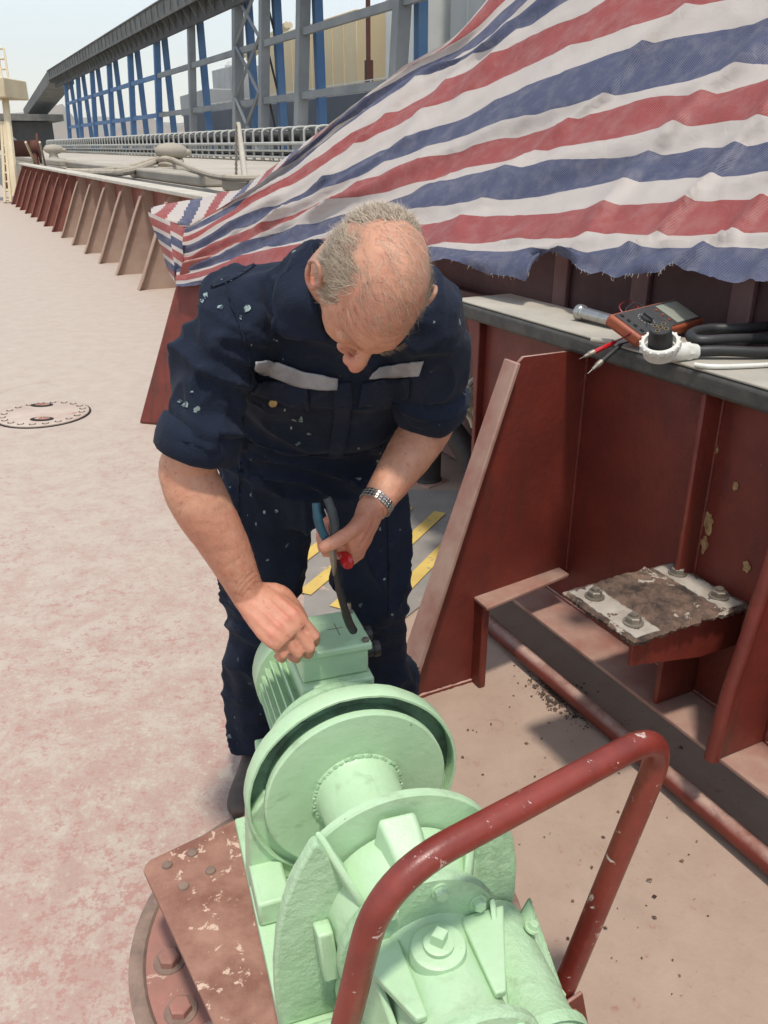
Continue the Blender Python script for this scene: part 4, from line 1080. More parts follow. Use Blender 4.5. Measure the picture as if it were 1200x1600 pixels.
# seams
def seam(pts, wpx=2.2):
    tp = [(a, b) for a, b in pts]; bt = [(a + wpx, b + wpx) for a, b in pts]
    patch('seam', tp, bt, 'navy_plain', lift=0.0022, n=40, m_=1, thick=0.0018, smooth_n=0)
seam([(352,440),(362,480),(378,520),(388,560),(392,606)]); seam([(330,448),(352,440),(376,428),(398,412)])
seam([(386,690),(440,704),(500,712),(560,708),(600,694)]); seam([(375,720),(372,800),(372,860),(374,920)], 1.6); seam([(600,720),(604,800),(606,880),(606,960)], 1.6)
# rolled cuffs
def cuff(c, axis, r, name='rolled_cuff'):
    axis = axis.normalized(); mb_ = MB(); rings = []
    s = axis.orthogonal().normalized(); b = axis.cross(s)
    for k in range(49):
        a = 2*math.pi*k/48; w1 = 0.004*noise.noise(Vector((math.cos(a)*2, math.sin(a)*2, c.x*9))); dirv = s*math.cos(a) + b*math.sin(a)
        prof = [(-.040,-.006),(-.036,.006),(-.02,.010),(.0,.011),(.018,.009),(.026,.002),(.022,-.010),(.0,-.016)]
        rings.append([c + axis*(x + w1*1.5) + dirv*(r + y + w1) for x, y in prof])
    mb_.rings(rings, cap=False); obj(name, mb_, 'navy', cov, smooth=60)
cuff(cufR - (ELR-SHR).normalized()*0.012, ELR-SHR, 0.066)
cuff(cufL - (ELL-SHL).normalized()*0.012, ELL-SHL, 0.063)
# ---- shoes
def shoe(an, toe):
    mb_ = MB(); toe = Vector((toe[0], toe[1], 0)).normalized(); sd = Vector((-toe.y, toe.x, 0)); b = Vector((an.x, an.y, 0))
    body_loft(mb_, [(b - toe*.085 + Vector((0,0,.05)), sd, .030,.045),(b - toe*.05+Vector((0,0,.06)), sd,.040,.06),(b+Vector((0,0,.06)),sd,.042,.06),(b+toe*.07+Vector((0,0,.047)),sd,.046,.045),(b+toe*.13+Vector((0,0,.036)),sd,.050,.034),(b+toe*.175+Vector((0,0,.030)),sd,.042,.028),(b+toe*.195+Vector((0,0,.026)),sd,.02,.018)], 5, 20)
    mb_.tube([b+Vector((0,0,.06)), b+Vector((0,0,.15))], .048, 18)
    me = remesh(mb_, 'shoe', 0.006, 3); sh = world_mesh_obj('shoe', me, 'leather', man)
    mb_ = MB(); pl_ = []
    for k in range(28):
        a = 2*math.pi*k/28; x = .055 + math.cos(a)*.148; wdt = .050*(1.0 if math.cos(a) > 0 else .85)
        pl_.append(b + toe*x + sd*math.sin(a)*wdt + Vector((0,0,.0015)))
    mb_.prism(pl_, (0,0,.018)); obj('sole', mb_, 'black', sh, bevel=.003)
    return sh
shoe(ANR, (-0.12,-1)); shoe(ANL, (0.25,-1))

# ---- hair: fine strands on the sides and nape, wisps over the crown
hairm, N, L, B = new_mat('grey_hair')
hi_ = N.new('ShaderNodeAttribute'); hi_.attribute_name = 'tone'
L.new(n_mix(N, L, hi_.outputs['Fac'], c8(110, 92, 74), c8(204, 188, 164)), B.inputs['Base Color'])
B.inputs['Roughness'].default_value = 0.45
hv, hf, tone = [], [], []
random.seed(3)
cnt = 0
while cnt < 12500:
    th, ph = math.acos(random.uniform(-0.6, 1)), random.uniform(-math.pi, math.pi)
    p0 = head_point(th, ph); dl = HM.transposed() @ (p0 - HC)
    den = hair_density(dl)
    wisp = (dl.z > 0.02 and dl.x < 0.075)
    if random.random() > den and not (wisp and random.random() < 0.055): continue
    cnt += 1
    nl = Vector((dl.x/.0098, dl.y/.0058, dl.z/.0125)).normalized()
    # growth direction: back and down over the side, forward over the thin crown
    if den > 0.2: g = Vector((-0.55, 0.15*(1 if dl.y > 0 else -1), -0.62))
    else: g = Vector((0.55, 0.7, 0.0)) + 0.5*noise.noise_vector(dl*22)
    g += Vector((random.gauss(0,.28), random.gauss(0,.28), random.gauss(0,.28)))
    g -= nl*g.dot(nl); g.normalize()
    ln = random.uniform(.014, .034) if den > .2 else random.uniform(.022, .05)
    lift = random.uniform(.08, .38) if den > .2 else random.uniform(.08,.25)
    wd = 0.00034 if den > .2 else 0.00017
    base = HM.transposed() @ (p0 - HC)
    pts = []
    cur = base - nl*0.001; dirv = (g + nl*lift*1.6).normalized()
    sidev = nl.cross(g).normalized()
    tn = random.uniform(0, 1)
    st = len(hv)
    K = 4 if den > .2 else 6
    for k in range(K):
        w_ = wd*(1 - k/(K+.2))
        hv.append(hp(*(cur - sidev*w_))); hv.append(hp(*(cur + sidev*w_))); tone += [tn, tn]
        cur = cur + dirv*ln/(K-1)
        nl = Vector((cur.x/.0098, cur.y/.0058, cur.z/.0125)).normalized()
        if den <= .2: g = (g - nl*g.dot(nl)).normalized()
        dirv = (dirv*0.55 + (g - nl*0.12)*0.45 + Vector((random.gauss(0,.12),random.gauss(0,.12),random.gauss(0,.12)))).normalized()
    hf += [(st+2*k, st+2*k+1, st+2*k+3, st+2*k+2) for k in range(K-1)]
# eyebrows
for sg in (-1, 1):
    for k in range(160):
        y = sg*random.uniform(.012, .050); b_ = hp(0, 0, 0); c_ = Vector((.1015 - abs(y)**2*9, y, .026 + random.gauss(0,.003)))
        d_ = Vector((.5, sg*.8, random.uniform(-.2,.5))).normalized()*random.uniform(.006,.012); w_ = Vector((0,0,.0003))
        st = len(hv); hv += [hp(*(c_-w_)), hp(*(c_+w_)), hp(*(c_+d_))]; tone += [.5]*3; hf.append((st, st+1, st+2))
# fine hair on the forearms
random.seed(5)
for (e_, w_2) in ((ELR, WRR), (ELL, WRL)):
    ax_ = (w_2 - e_).normalized()
    for k in range(1500):
        c0_ = e_.lerp(w_2, random.uniform(0.1, 0.97)); dd_ = Vector((random.gauss(0,1), random.gauss(0,1), random.gauss(0,1))); dd_ = (dd_ - ax_*dd_.dot(ax_)).normalized()
        h_ = body_bvh.ray_cast(c0_ + dd_*0.09, -dd_)
        if h_[0] is None or h_[3] > 0.085: continue
        n_ = h_[1]; g_ = (ax_*0.9 + n_*0.25 + Vector((random.gauss(0,.35), random.gauss(0,.35), random.gauss(0,.35)))).normalized(); ln = random.uniform(.006, .013)
        sv = n_.cross(g_).normalized()*0.00013
        st = len(hv); hv += [h_[0]-sv, h_[0]+sv, h_[0]+g_*ln]; tone += [random.uniform(.0,.6)]*3; hf.append((st, st+1, st+2))
hme = bpy.data.meshes.new('hair'); offm = OFF[man.name]
hme.from_pydata([tuple(p - offm) for p in hv], [], hf)
at = hme.attributes.new('tone', 'FLOAT', 'POINT'); at.data.foreach_set('value', tone)
tag(obj('hair', hme, hairm, man), 'thin grey hair on sides and back of the head')

# ---- wristwatch
wd_ = (WRL - ELL).normalized(); wc = WRL - wd_*0.012; s_ = nL - wd_*nL.dot(wd_); s_.normalize(); b_ = wd_.cross(s_)
wt = None
mb = MB()
for k in range(26):
    a = 2*math.pi*k/26; dv = s_*math.cos(a) + b_*math.sin(a); tv = -s_*math.sin(a) + b_*math.cos(a); r_ = .0325
    for j in (-1, 0, 1):
        c = wc + dv*r_ + wd_*j*.0062
        q = [c + tv*x*.0034 + wd_*y*.0028 + dv*z*.0015 for z in (-1,1) for x, y in ((-1,-1),(1,-1),(1,1),(-1,1))]
        mb.hexa(q)
wt = obj('wristwatch', mb, 'steel', man, bevel=.0008, seg=1, smooth=30)
dv = (s_*0.1 + b_*(1 if b_.z < 0 else -1)).normalized()
mb = MB(); mb.lathe([(-.002,.016),(.004,.016),(.006,.0135)], wc + dv*.033, dv, 28); obj('watch_case', mb, 'steel', wt)

# ---- pliers, screwdriver in his left hand; black cable
gp = P(522, 852, 1.50)
pr_ = thing('pliers', P(522, 896, 1.535), 'pliers with teal grips held upright in the man\'s left hand', 'pliers')
mb = MB(); mb.tube(spline([P(494,786,1.475), P(496,806,1.478), P(503,830,1.487), P(518,856,1.50)], 6), [.0075]*6+[.0085]*6+[.008]*6+[.006], 12); obj('handle', mb, 'teal', pr_)
mb = MB(); mb.tube(spline([P(511,778,1.47), P(518,797,1.475), P(523,824,1.487), P(521,856,1.50)], 6), [.0075]*6+[.0085]*6+[.008]*6+[.006], 12); obj('handle', mb, paint('grey_grip', c8(58,66,68), c8(48,54,58), 30, .5, bump=.1), pr_)
mb = MB(); mb.tube([P(519.5,852,1.50), P(520.5,870,1.512), P(521.5,884,1.525), P(522,898,1.535)], [.011,.0115,.009,.004], 10, flat=0.6); obj('jaw', mb, 'dull_steel', pr_)
sd_ = thing('screwdriver', P(545,880,1.53), 'screwdriver with translucent red handle tucked in the man\'s left fist', 'screwdriver')
a_, b2 = P(528,842,1.57), P(545,884,1.515)
mb = MB(); mb.tube([a_, a_.lerp(b2,.6), a_.lerp(b2,.9), b2], [.010,.0125,.0125,.009], 8); obj('handle', mb, 'red_plastic', sd_, smooth=25)
mb = MB(); mb.tube([a_, a_ + (a_-b2).normalized()*.09], .0035, 8); obj('shaft', mb, 'steel', sd_)
mb = MB(); mb.tube(spline([P(524,880,1.56), P(529,915,1.585), P(538,950,1.615), P(545,972,1.66), P(552,985,1.70)], 6), [.006]*7+[.0075]*7+[.009]*7+[.009]*4, 10)
tag(obj('black_cable', mb, 'black'), 'black cable hanging from the man\'s hand to the winch terminal box', 'cable')

# ================================================================== STRIPED TARP
def tarp_mat():
    m, N, L, B = new_mat('woven_striped_plastic')
    at = N.new('ShaderNodeAttribute'); at.attribute_name = 'stripe'
    uv = N.new('ShaderNodeUVMap'); uv.uv_map = 'weave'
    co = N.new('ShaderNodeTexCoord').outputs['Object']
    sx = N.new('ShaderNodeSeparateXYZ'); L.new(uv.outputs[0], sx.inputs[0])
    a = n_math(N, L, 'SINE', n_math(N, L, 'MULTIPLY', sx.outputs['X'], 620.0))
    b = n_math(N, L, 'SINE', n_math(N, L, 'MULTIPLY', sx.outputs['Y'], 620.0))
    wv = n_math(N, L, 'MULTIPLY', a, b)
    wv01 = n_ramp(N, L, wv, -1.0, 1.0)
    blot = n_noise(N, L, co, 5, 8, 0.6)
    pale = n_mix(N, L, n_ramp(N, L, blot, .3, .7), c8(196, 187, 180), c8(182, 172, 165))
    col = n_mix(N, L, n_math(N, L, 'MULTIPLY', n_ramp(N, L, wv, -0.2, 0.9), 0.28), at.outputs['Color'], pale)
    col = n_mix(N, L, n_math(N, L, 'MULTIPLY', n_ramp(N, L, n_noise(N, L, co, 14, 8, .7), .45, .75), 0.22), col, pale)
    N.remove(B)
    d = N.new('ShaderNodeBsdfPrincipled'); d.inputs['Roughness'].default_value = 0.5; d.inputs['Specular IOR Level'].default_value = 0.35
    t = N.new('ShaderNodeBsdfTranslucent')
    L.new(col, d.inputs['Base Color']); L.new(col, t.inputs['Color'])
    mx = N.new('ShaderNodeMixShader'); mx.inputs[0].default_value = 0.28
    L.new(d.outputs[0], mx.inputs[1]); L.new(t.outputs[0], mx.inputs[2]); L.new(mx.outputs[0], N['Material Output'].inputs[0])
    bn = N.new('ShaderNodeBump'); bn.inputs['Strength'].default_value = 0.55; bn.inputs['Distance'].default_value = 0.006
    v1 = N.new('ShaderNodeTexVoronoi'); v1.feature = 'DISTANCE_TO_EDGE'; v1.inputs['Scale'].default_value = 5.5
    wn_ = N.new('ShaderNodeTexNoise'); wn_.inputs['Scale'].default_value = 4; L.new(co, wn_.inputs['Vector'])
    vm = N.new('ShaderNodeVectorMath'); vm.operation = 'ADD'; L.new(co, vm.inputs[0]); L.new(wn_.outputs['Color'], vm.inputs[1]); L.new(vm.outputs[0], v1.inputs['Vector'])
    cr = n_ramp(N, L, v1.outputs['Distance'], 0.0, 0.07)
    h = n_math(N, L, 'ADD', n_math(N, L, 'MULTIPLY', n_noise(N, L, co, 13, 8, .60, .2), 1.5), n_math(N, L, 'MULTIPLY', wv01, 0.12))
    h = n_math(N, L, 'ADD', h, n_math(N, L, 'MULTIPLY', cr, 0.16))
    L.new(h, bn.inputs['Height']); L.new(bn.outputs[0], d.inputs['Normal']); L.new(bn.outputs[0], t.inputs['Normal'])
    return m
M['tarp'] = tarp_mat()
RED_, BLU_, WHI_ = c8(152, 62, 60), c8(62, 72, 104), c8(196, 187, 180)
KU = [278, 300, 370, 450, 540, 640, 720, 800, 900, 1050, 1230, 1420]
ROWS = [ # stripe seams, hem first, one height per KU
 [453,452,445,440,434,428,428,432,430,440,468,500],
 [448,447,437,425,414,405,405,407,408,405,408,420],
 [444,443,430,418,406,397,393,391,387,384,388,398],
 [433,432,414,398,379,364,357,352,345,335,330,332],
 [428,427,406,386,364,345,333,322,308,298,293,290],
 [419,418,393,366,336,308,294,281,268,252,238,228],
 [414,413,386,356,322,292,275,258,243,220,203,190],
 [404,403,374,342,304,268,246,224,200,168,142,120],
 [398,397,367,333,292,252,230,206,180,142,105,74],
 [389,388,356,320,274,231,200,165,126,76,40,0],
 [381,380,346,303,248,200,166,128,89,38,-5,-50],
 [373,372,336,290,228,173,134,90,42,-20,-70,-120],
 [367,366,329,280,212,143,112,70,15,-55,-120,-180],
 [361,360,322,271,196,128,105,52,-12,-90,-165,-240],
 [358,357,319,267,190,122,96,40,-36,-120,-210,-290],
 [357,356,317,264,186,116,78,6,-85,-190,-290,-390],
 [356,355,316,262,184,113,74,-6,-105,-215,-320,-420],
 [355,354,315,260,182,110,56,-34,-150,-270,-390,-500],
 [354,353,314,258,180,107,50,-44,-170,-300,-430,-540]]
BANDC = [BLU_,WHI_,RED_,WHI_,BLU_,WHI_,RED_,WHI_,BLU_,WHI_,RED_,WHI_,BLU_,WHI_,BLU_,WHI_,RED_,WHI_]
HEMD =  [4.96,4.92,4.55,4.15,3.75,3.35,3.05,2.83,2.60,2.32,2.05,1.84]
RIDD =  [5.15,5.15,5.10,5.00,4.85,4.65,4.48,4.30,4.08,3.70,3.30,3.0]
def tear(u):
    pts = [(270,0),(700,0),(735,3),(770,10),(800,14),(826,20),(836,-10),(848,-19),(872,-21),(893,-16),(905,0),(930,12),(960,22),(1000,12),(1030,3),(1045,-8),(1070,-6),(1100,-2),(1150,0),(1420,0)]
    return float(np.interp(u, [p[0] for p in pts], [p[1] for p in pts])) + (2.0*noise.noise(Vector((u*.15,0,0))) + 1.5*noise.noise(Vector((u*.6,3,0))))
tarp = thing('tarpaulin', S(3.2, 1.9), 'large red, white and blue striped woven tarp draped behind the man', 'tarp')
NU = 240
us = [278 + (1420-278)*(i/NU) for i in range(NU+1)]
def smooth_interp(u, xs, ys):
    # monotone-ish cubic through the survey points
    i = max(0, min(len(xs)-2, int(np.searchsorted(xs, u))-1)); x0, x1 = xs[i], xs[i+1]
    t = (u-x0)/(x1-x0)
    g = lambda k: (ys[min(k+1,len(ys)-1)]-ys[max(k-1,0)]) / (xs[min(k+1,len(xs)-1)]-xs[max(k-1,0)])
    m0, m1 = g(i)*(x1-x0), g(i+1)*(x1-x0)
    return (2*t**3-3*t*t+1)*ys[i] + (t**3-2*t*t+t)*m0 + (-2*t**3+3*t*t)*ys[i+1] + (t**3-t*t)*m1
def tarp_shift(p, s, r):
    """billow and folds along the pull of the cloth"""
    q = Vector((s*1.0, r*0.46 - s*3.6, 0))
    f1 = 1 - abs(noise.noise(q + Vector((7,2,0))))*2
    f2 = 1 - abs(noise.noise(Vector((s*1.8, r*0.95 - s*6.5, 5))))*2
    f3 = noise.fractal(p*4.2, 0.8, 2.1, 4)
    f4 = 1 - abs(noise.noise(p*7 + noise.noise_vector(p*3)*0.6))*2
    f5 = max(0, 1 - abs(noise.noise(Vector((s*2.6 + 4, r*0.34 - s*7.5, 3))))*6)
    return 0.050*f1 + 0.030*f2 + 0.009*f3 + 0.006*f4 + 0.030*f5
SUB = [4,3,5,4,6,4,5,4,6,5,5,5,3,3,3,4,2,4]
rows, rowcol, rowr = [], [], []
nb = len(ROWS)
for b in range(nb - 1):
    for k in range(SUB[b]):
        rows.append((b, k / SUB[b]))
rows.append((nb-2, 1.0))
grid, bandof = [], []
TOT = nb - 1
for (b, fr_) in rows:
    row = []
    for u in us:
        v0, v1 = smooth_interp(u, KU, ROWS[b]), smooth_interp(u, KU, ROWS[b+1])
        wob_ = noise.noise(Vector((u*.011, (b+fr_)*.8, 1)))*3 + noise.noise(Vector((u*.03, (b+fr_)*.9, 2)))*0.5
        if b == 0: v0 += tear(u) if True else 0
        v = v0 + (v1-v0)*fr_ + wob_*min(1, (u-270)/120)
        hm = smooth_interp(u, KU, ROWS[0]); rg = smooth_interp(u, KU, ROWS[-1])
        k = max(0, min(1, (hm - v)/(hm - rg))) if hm > rg else 0
        d0, d1 = smooth_interp(u, KU, HEMD), smooth_interp(u, KU, RIDD)
        t = d0 + (d1-d0)*(k**0.9)
        p = P(u, v, t)
        amp = min(1, (u-270)/160) if u < 430 else 1.0
        s = (u-278)/1142
        sh = tarp_shift(p, s, b+fr_) * (0.35 + 0.65*amp)
        ed = 1.0 if k < 0.9 else max(0, (1-k)/0.1)
        dirn = ray(u, v).normalized()*-0.55 + Vector((-0.25, -0.35, 0.55))
        row.append(p + dirn*sh*(0.45+0.55*ed))
    grid.append(row)
def colour_mesh(name, grid, colour_of, parent, mat='tarp', uvs=None, keep=None):
    n = len(grid[0]); off = OFF[parent.name]
    verts = [tuple(p-off) for r in grid for p in r]; faces, cols = [], []
    for i in range(len(grid)-1):
        for j in range(n-1):
            if keep and not keep(i, j): continue
            faces.append((i*n+j, i*n+j+1, (i+1)*n+j+1, (i+1)*n+j)); cols.append(colour_of(i, j))
    me = bpy.data.meshes.new(name); me.from_pydata(verts, [], faces)
    ca = me.color_attributes.new('stripe', 'FLOAT_COLOR', 'CORNER')
    flat = []
    for c in cols: flat += list(c)*4
    ca.data.foreach_set('color', flat)
    ul = me.uv_layers.new(name='weave'); arr = []
    # weave coordinates measured on the cloth
    du = [0.0]
    for j in range(1, n): du.append(du[-1] + sum((grid[i][j]-grid[i][j-1]).length for i in range(0,len(grid),6))/len(range(0,len(grid),6)))
    dv = [0.0]
    for i in range(1, len(grid)): dv.append(dv[-1] + sum((grid[i][j]-grid[i-1][j]).length for j in range(0,n,12))/len(range(0,n,12)))
    for f in faces:
        for vi in f: arr += [du[vi % n], dv[vi // n]]
    ul.data.foreach_set('uv', arr)
    me.polygons.foreach_set('use_smooth', [True]*len(faces))
    me.materials.append(M[mat])
    o = bpy.data.objects.new(name, me); C.objects.link(o); o.parent = parent; OFF[o.name] = off
    return o
colour_mesh('main_sheet', grid, lambda i, j: BANDC[rows[i][0]], tarp)
# turned edge beyond the ridge: short slanting bands
SIL = [(226,327),(262,318),(300,312),(345,301),(374,297),(424,262),(489,213),(555,166),(608,129),(639,100),(660,88)]
strip, ncol = [], 130
cb = [RED_,WHI_,BLU_,WHI_]
for k in range(9):
    row = []; f_ = k/8
    for j in range(ncol+1):
        u = 236 + (652-236)*j/ncol
        vs_ = float(np.interp(u, [p[0] for p in SIL], [p[1] for p in SIL])); vr = smooth_interp(max(u,278), KU, ROWS[-1]) if u > 290 else 353 - (290-u)*0.30
        v = vr + (vs_-vr)*f_ + (6*noise.noise(Vector((u*.03,0,7))) if k == 8 else 0)*0.25
        t = (smooth_interp(max(u,278), KU, RIDD) - 0.02) + 0.28*f_*f_ + 0.03*noise.noise(Vector((u*.03, f_*2, 0)))
        row.append(P(u, v, t))
    strip.append(row)
colour_mesh('turned_edge', strip, lambda i, j: cb[int((j*0.165 - i*0.16) + 40) % 4], tarp)
# hanging corner at the far left
flap = []
for k in range(15):
    f_ = k/14; row = []
    for j in range(13):
        g_ = j/12
        tp_ = Vector((231 + 58*g_, 331 + 26*g_, 0)); bt_ = Vector((266 + 14*g_, 430 + 22*g_, 0))
        q = tp_.lerp(bt_, f_); q.x += 3*math.sin(f_*9+g_*3)*(g_-0.3)
        row.append(P(q.x, q.y, 5.12 - 0.16*g_ + 0.10*math.sin(g_*7 + f_*2)*0.5*(f_+.2)))
    flap.append(row)
fcol = [WHI_,RED_,RED_,WHI_,BLU_,BLU_,WHI_,RED_,RED_,WHI_,BLU_,BLU_,RED_,WHI_,WHI_]
colour_mesh('hanging_corner', flap, lambda i, j: fcol[(i + (j > 6)) % 15], tarp)
# frayed threads along the torn hem
mb = MB()
for k in range(45):
    u = random.uniform(712, 1060); v = smooth_interp(u, KU, ROWS[0]) + tear(u) - 1; t = smooth_interp(u, KU, HEMD) + 0.0
    i = min(NU, max(0, int(round((u-278)/1142*NU)))); p = grid[0][i]
    q = p + Vector((random.uniform(-.006,.006), random.uniform(-.006,.006), -random.uniform(.002,.012)))
    mb.tube([p + Vector((0,0,.004)), (p+q)/2 + Vector((random.uniform(-.003,.003),0,0)), q], .00045, 4)
tag(obj('frayed_threads', mb, 'rope_white', tarp), kind='stuff')

# maroon machine panel below the tarp, and dark gear in the gap behind the man
pnl = thing('machine_casing', S(2, 1.98, 0), 'dark maroon ribbed casing showing under the torn tarp hem', 'casing')
mb = MB(SHIP); mb.box(-1.9, 4.6, 1.965, 1.99, 0.25, 1.32); obj('panel', mb, 'maroon', pnl)
M['maroon_light'] = paint('faded_maroon_rib', c8(122, 92, 92), c8(104, 76, 78), 6, 0.55, bump=0.3, bscale=50)
for s in (0.2, 0.75, 1.25, 1.62, 2.02, 2.42):
    mb = MB(SHIP); mb.box(s, s+0.075, 1.945, 1.9645, 0.25, 1.32); obj('rib', mb, 'maroon_light', pnl, bevel=0.004)
mb = MB(SHIP); mb.box(-1.9, 4.5, 1.90, 1.9445, 1.02, 1.05); obj('ledge', mb, 'maroon', pnl, bevel=.004)
mb = MB(SHIP); mb.box(-1.2, 0.55, 1.80, 1.9, 0.9, 1.30); obj('dark_box', mb, 'black_iron', pnl, bevel=.01)
rf = thing('roller_fairlead', S(3.47, 2.0, 0), 'black iron roller fairlead standing in the bulwark gap behind the man', 'fairlead')
c_ = G(668, 752)
mb = MB(); mb.lathe([(0,.075),(.02,.075),(.025,.068),(.22,.068),(.24,.085),(.28,.085)], c_, (0,0,1), 14); obj('post', mb, 'black_iron', rf, bevel=.004)
mb = MB(); mb.lathe([(0,.11),(.012,.11)], c_, (0,0,1), 4); obj('foot', mb, 'red_dusty', rf)
mb = MB(); mb.tube(spline([P(690,650,3.75), P(708,675,3.72), P(728,705,3.7), P(738,735,3.7)], 5), [.05,.06,.06,.055]+[.055]*12, 12); obj('arm', mb, 'black_iron', rf)
mb = MB(SHIP); mb.box(2.8, 4.4, 2.3, 2.5, 0.02, 0.8); obj('block', mb, 'black_iron', rf, bevel=.02)
mb = MB()
random.seed(11)
for k in range(9):
    c = Vector((722 + random.uniform(-10,10), 618 + random.uniform(-16,22), 0)); a = random.uniform(-.9,.4)
    pts = [P(c.x - math.cos(a)*20 + random.uniform(-4,4), c.y + math.sin(a)*-20, 3.42 + random.uniform(-.03,.03)), P(c.x, c.y + random.uniform(-6,2), 3.38 + random.uniform(-.02,.02)), P(c.x + math.cos(a)*18, c.y + math.sin(a)*20 + 4, 3.42), P(c.x + 22, c.y + 26, 3.47)]
    mb.tube(spline(pts, 6), .0125, 8)
tag(obj('rope_bundle', mb, 'rope_white'), 'tangled bundle of white rope hanging behind the man beside the bulwark end', 'rope')

# ================================================================== THINGS LYING ON THE RAIL
ZT = ZR + 0.001
mm = thing('multimeter', G(1020, 500, ZT), 'orange-brown cased multimeter lying on the bulwark rail', 'multimeter')
o_ = G(951, 490, ZT+0.085); xd = (G(1054, 465, ZT+0.085) - o_); yd = (G(984, 534, ZT+0.036) - o_)
xl = xd.length; xd.normalize(); yd = (yd - xd*yd.dot(xd)); yl = yd.length; yd.normalize(); zd = xd.cross(yd)
if zd.z < 0: zd = -zd
mo = o_ - zd*0.036
MM = Matrix(((xd.x, yd.x, zd.x, mo.x), (xd.y, yd.y, zd.y, mo.y), (xd.z, yd.z, zd.z, mo.z), (0, 0, 0, 1)))
mb = MB(MM); mb.box(0, xl, 0, yl, 0.004, 0.036); case = obj('case', mb, 'orange_rubber', mm, bevel=.009, seg=3)
mb = MB(MM); mb.box(.012, xl*.5, .010, yl-.010, .0365, .0385); obj('dial_panel', mb, 'meter_face', mm, bevel=.001)
mb = MB(MM); mb.box(xl*.5+.002, xl-.012, .010, yl-.010, .0365, .0385); scp = obj('screen_panel', mb, 'meter_face', mm, bevel=.001)
mb = MB(MM); mb.box(xl*.60, xl-.022, .018, yl-.016, .0387, .0395); obj('screen', mb, 'lcd', scp)
mb = MB(MM); mb.lathe([(0,.017),(.006,.016),(.007,.013)], (xl*.30, yl*.5, .0387), (0,0,1), 24); dl_ = obj('dial', mb, 'black', mm)
mb = MB(MM); mb.box(xl*.30-.003, xl*.30+.003, yl*.5-.015, yl*.5+.015, .0445, .052); obj('pointer', mb, 'black', dl_, bevel=.001)
for k in range(16):
    a = 2*math.pi*k/16; mb = MB(MM); mb.lathe([(0,.0016),(.0004,.0016)], (xl*.30+math.cos(a)*.024, yl*.5+math.sin(a)*.024, .0387), (0,0,1), 5); obj('print_mark', mb, 'print_white', mm)
for y in (.3,.5,.7):
    mb = MB(MM); mb.lathe([(0,.0045),(.003,.004)], (xl*.54, yl*y, .0387), (0,0,1), 12); obj('button', mb, 'orange_rubber', mm)
for y in (.2,.4,.6,.8):
    mb = MB(MM); mb.lathe([(0,.006),(.002,.006)], (xl*.09, yl*y, .0387), (0,0,1), 12); obj('jack', mb, 'hole', mm)
def lead(name, mat, pts, tip, label):
    t_ = thing(name, pts[-1], label, 'test lead')
    mb_ = MB(); mb_.tube(spline(pts, 8), .0022, 8); obj('wire', mb_, M['red_wire'] if mat == 'red_plastic' else M['black'], t_)
    a, b = pts[-1], tip; d = (b-a)
    mb_ = MB(); mb_.tube([a, a+d*.08, a+d*.62], [.0035,.0062,.0062], 12); h_ = obj('probe_handle', mb_, mat, t_)
    mb_ = MB(); mb_.tube([a+d*.60, a+d*.72, a+d*.74, a+d*.86], [.008,.008,.0062,.004], 12); obj('finger_guard', mb_, 'dull_steel', h_)
    mb_ = MB(); mb_.tube([a+d*.85, b], [.0014,.0006], 8); obj('probe_tip', mb_, 'steel', h_)
hz = ZT + 0.045
lead('test_lead', 'red_plastic', [G(975,492,hz), G(968,478,hz+.02), G(985,470,hz+.025), G(1000,484,hz+.02), G(1004,500,hz+.012), G(985,520,hz), G(962,534,ZT+.01)], P(905,561,(P(962,534,1).y and (G(962,534,ZT+.01).y/ray(962,534).y))-0.03), 'red test lead with its probe pointing off the rail edge')
lead('test_lead', 'black', [G(985,502,hz), G(978,484,hz+.02), G(994,474,hz+.028), G(1012,486,hz+.02), G(1010,508,hz+.01), G(992,530,ZT+.02), G(972,537,ZT+.008)], P(918,584,(G(972,537,ZT+.008).y/ray(972,537).y)-0.04), 'black test lead with its probe hanging over the rail edge')
# steel socket
sk = thing('steel_socket', G(925, 492, ZT), 'bright steel socket lying on the rail beside the multimeter', 'socket')
a_, b_ = G(903, 487, ZT+.024), G(962, 503, ZT+.020); d_ = (b_-a_).normalized(); ln = (b_-a_).length
mb = MB(); mb.lathe([(0,.010),(.001,.021),(.004,.024),(.020,.024),(.023,.0215),(.027,.0225),(.030,.019),(ln,.018)], a_, d_, 28); obj('barrel', mb, 'steel', sk)
mb = MB(); mb.lathe([(-.0006,.0145),(.0004,.0145)], a_, d_, 4); obj('drive_hole', mb, 'hole', sk)
# round rod at the rail edge
mb = MB(); a_ = G(924,531,ZT+.008); mb.tube([a_, a_ + SA*-0.05 + SN*0.03], .008, 14)
tag(obj('short_rod', mb, 'rail_top'), 'short pale round rod lying at the rail edge beside the probes', 'rod')
# white plug connector with black core
pc = G(1024, 566, ZT)
cn = thing('plug_connector', pc, 'white round plug connector with black pin insert on the rail', 'connector')
axp = Vector((-0.25, -0.45, 1.0)).normalized(); pc2 = pc + Vector((0.01,0.01,.036))
mb = MB(); mb.lathe([(-.028,.028),(-.022,.040),(.0,.043),(.004,.047),(.014,.047),(.018,.044),(.018,.037),(.004,.036)], pc2, axp, 32); obj('collar', mb, 'white_plastic', cn, bevel=.001)
for k in range(16):
    a = 2*math.pi*k/16; s_ = axp.orthogonal().normalized(); b2 = axp.cross(s_); d2 = s_*math.cos(a)+b2*math.sin(a)
    mb = MB(); mb.tube([pc2 + d2*.0465 + axp*.001, pc2 + d2*.0465 + axp*.016], .0032, 6); obj('grip_rib', mb, 'white_plastic', cn)
mb = MB(); mb.lathe([(-.01,.029),(.03,.029),(.033,.027),(.056,.026),(.058,.024)], pc2, axp, 28); ins = obj('pin_insert', mb, 'black', cn)
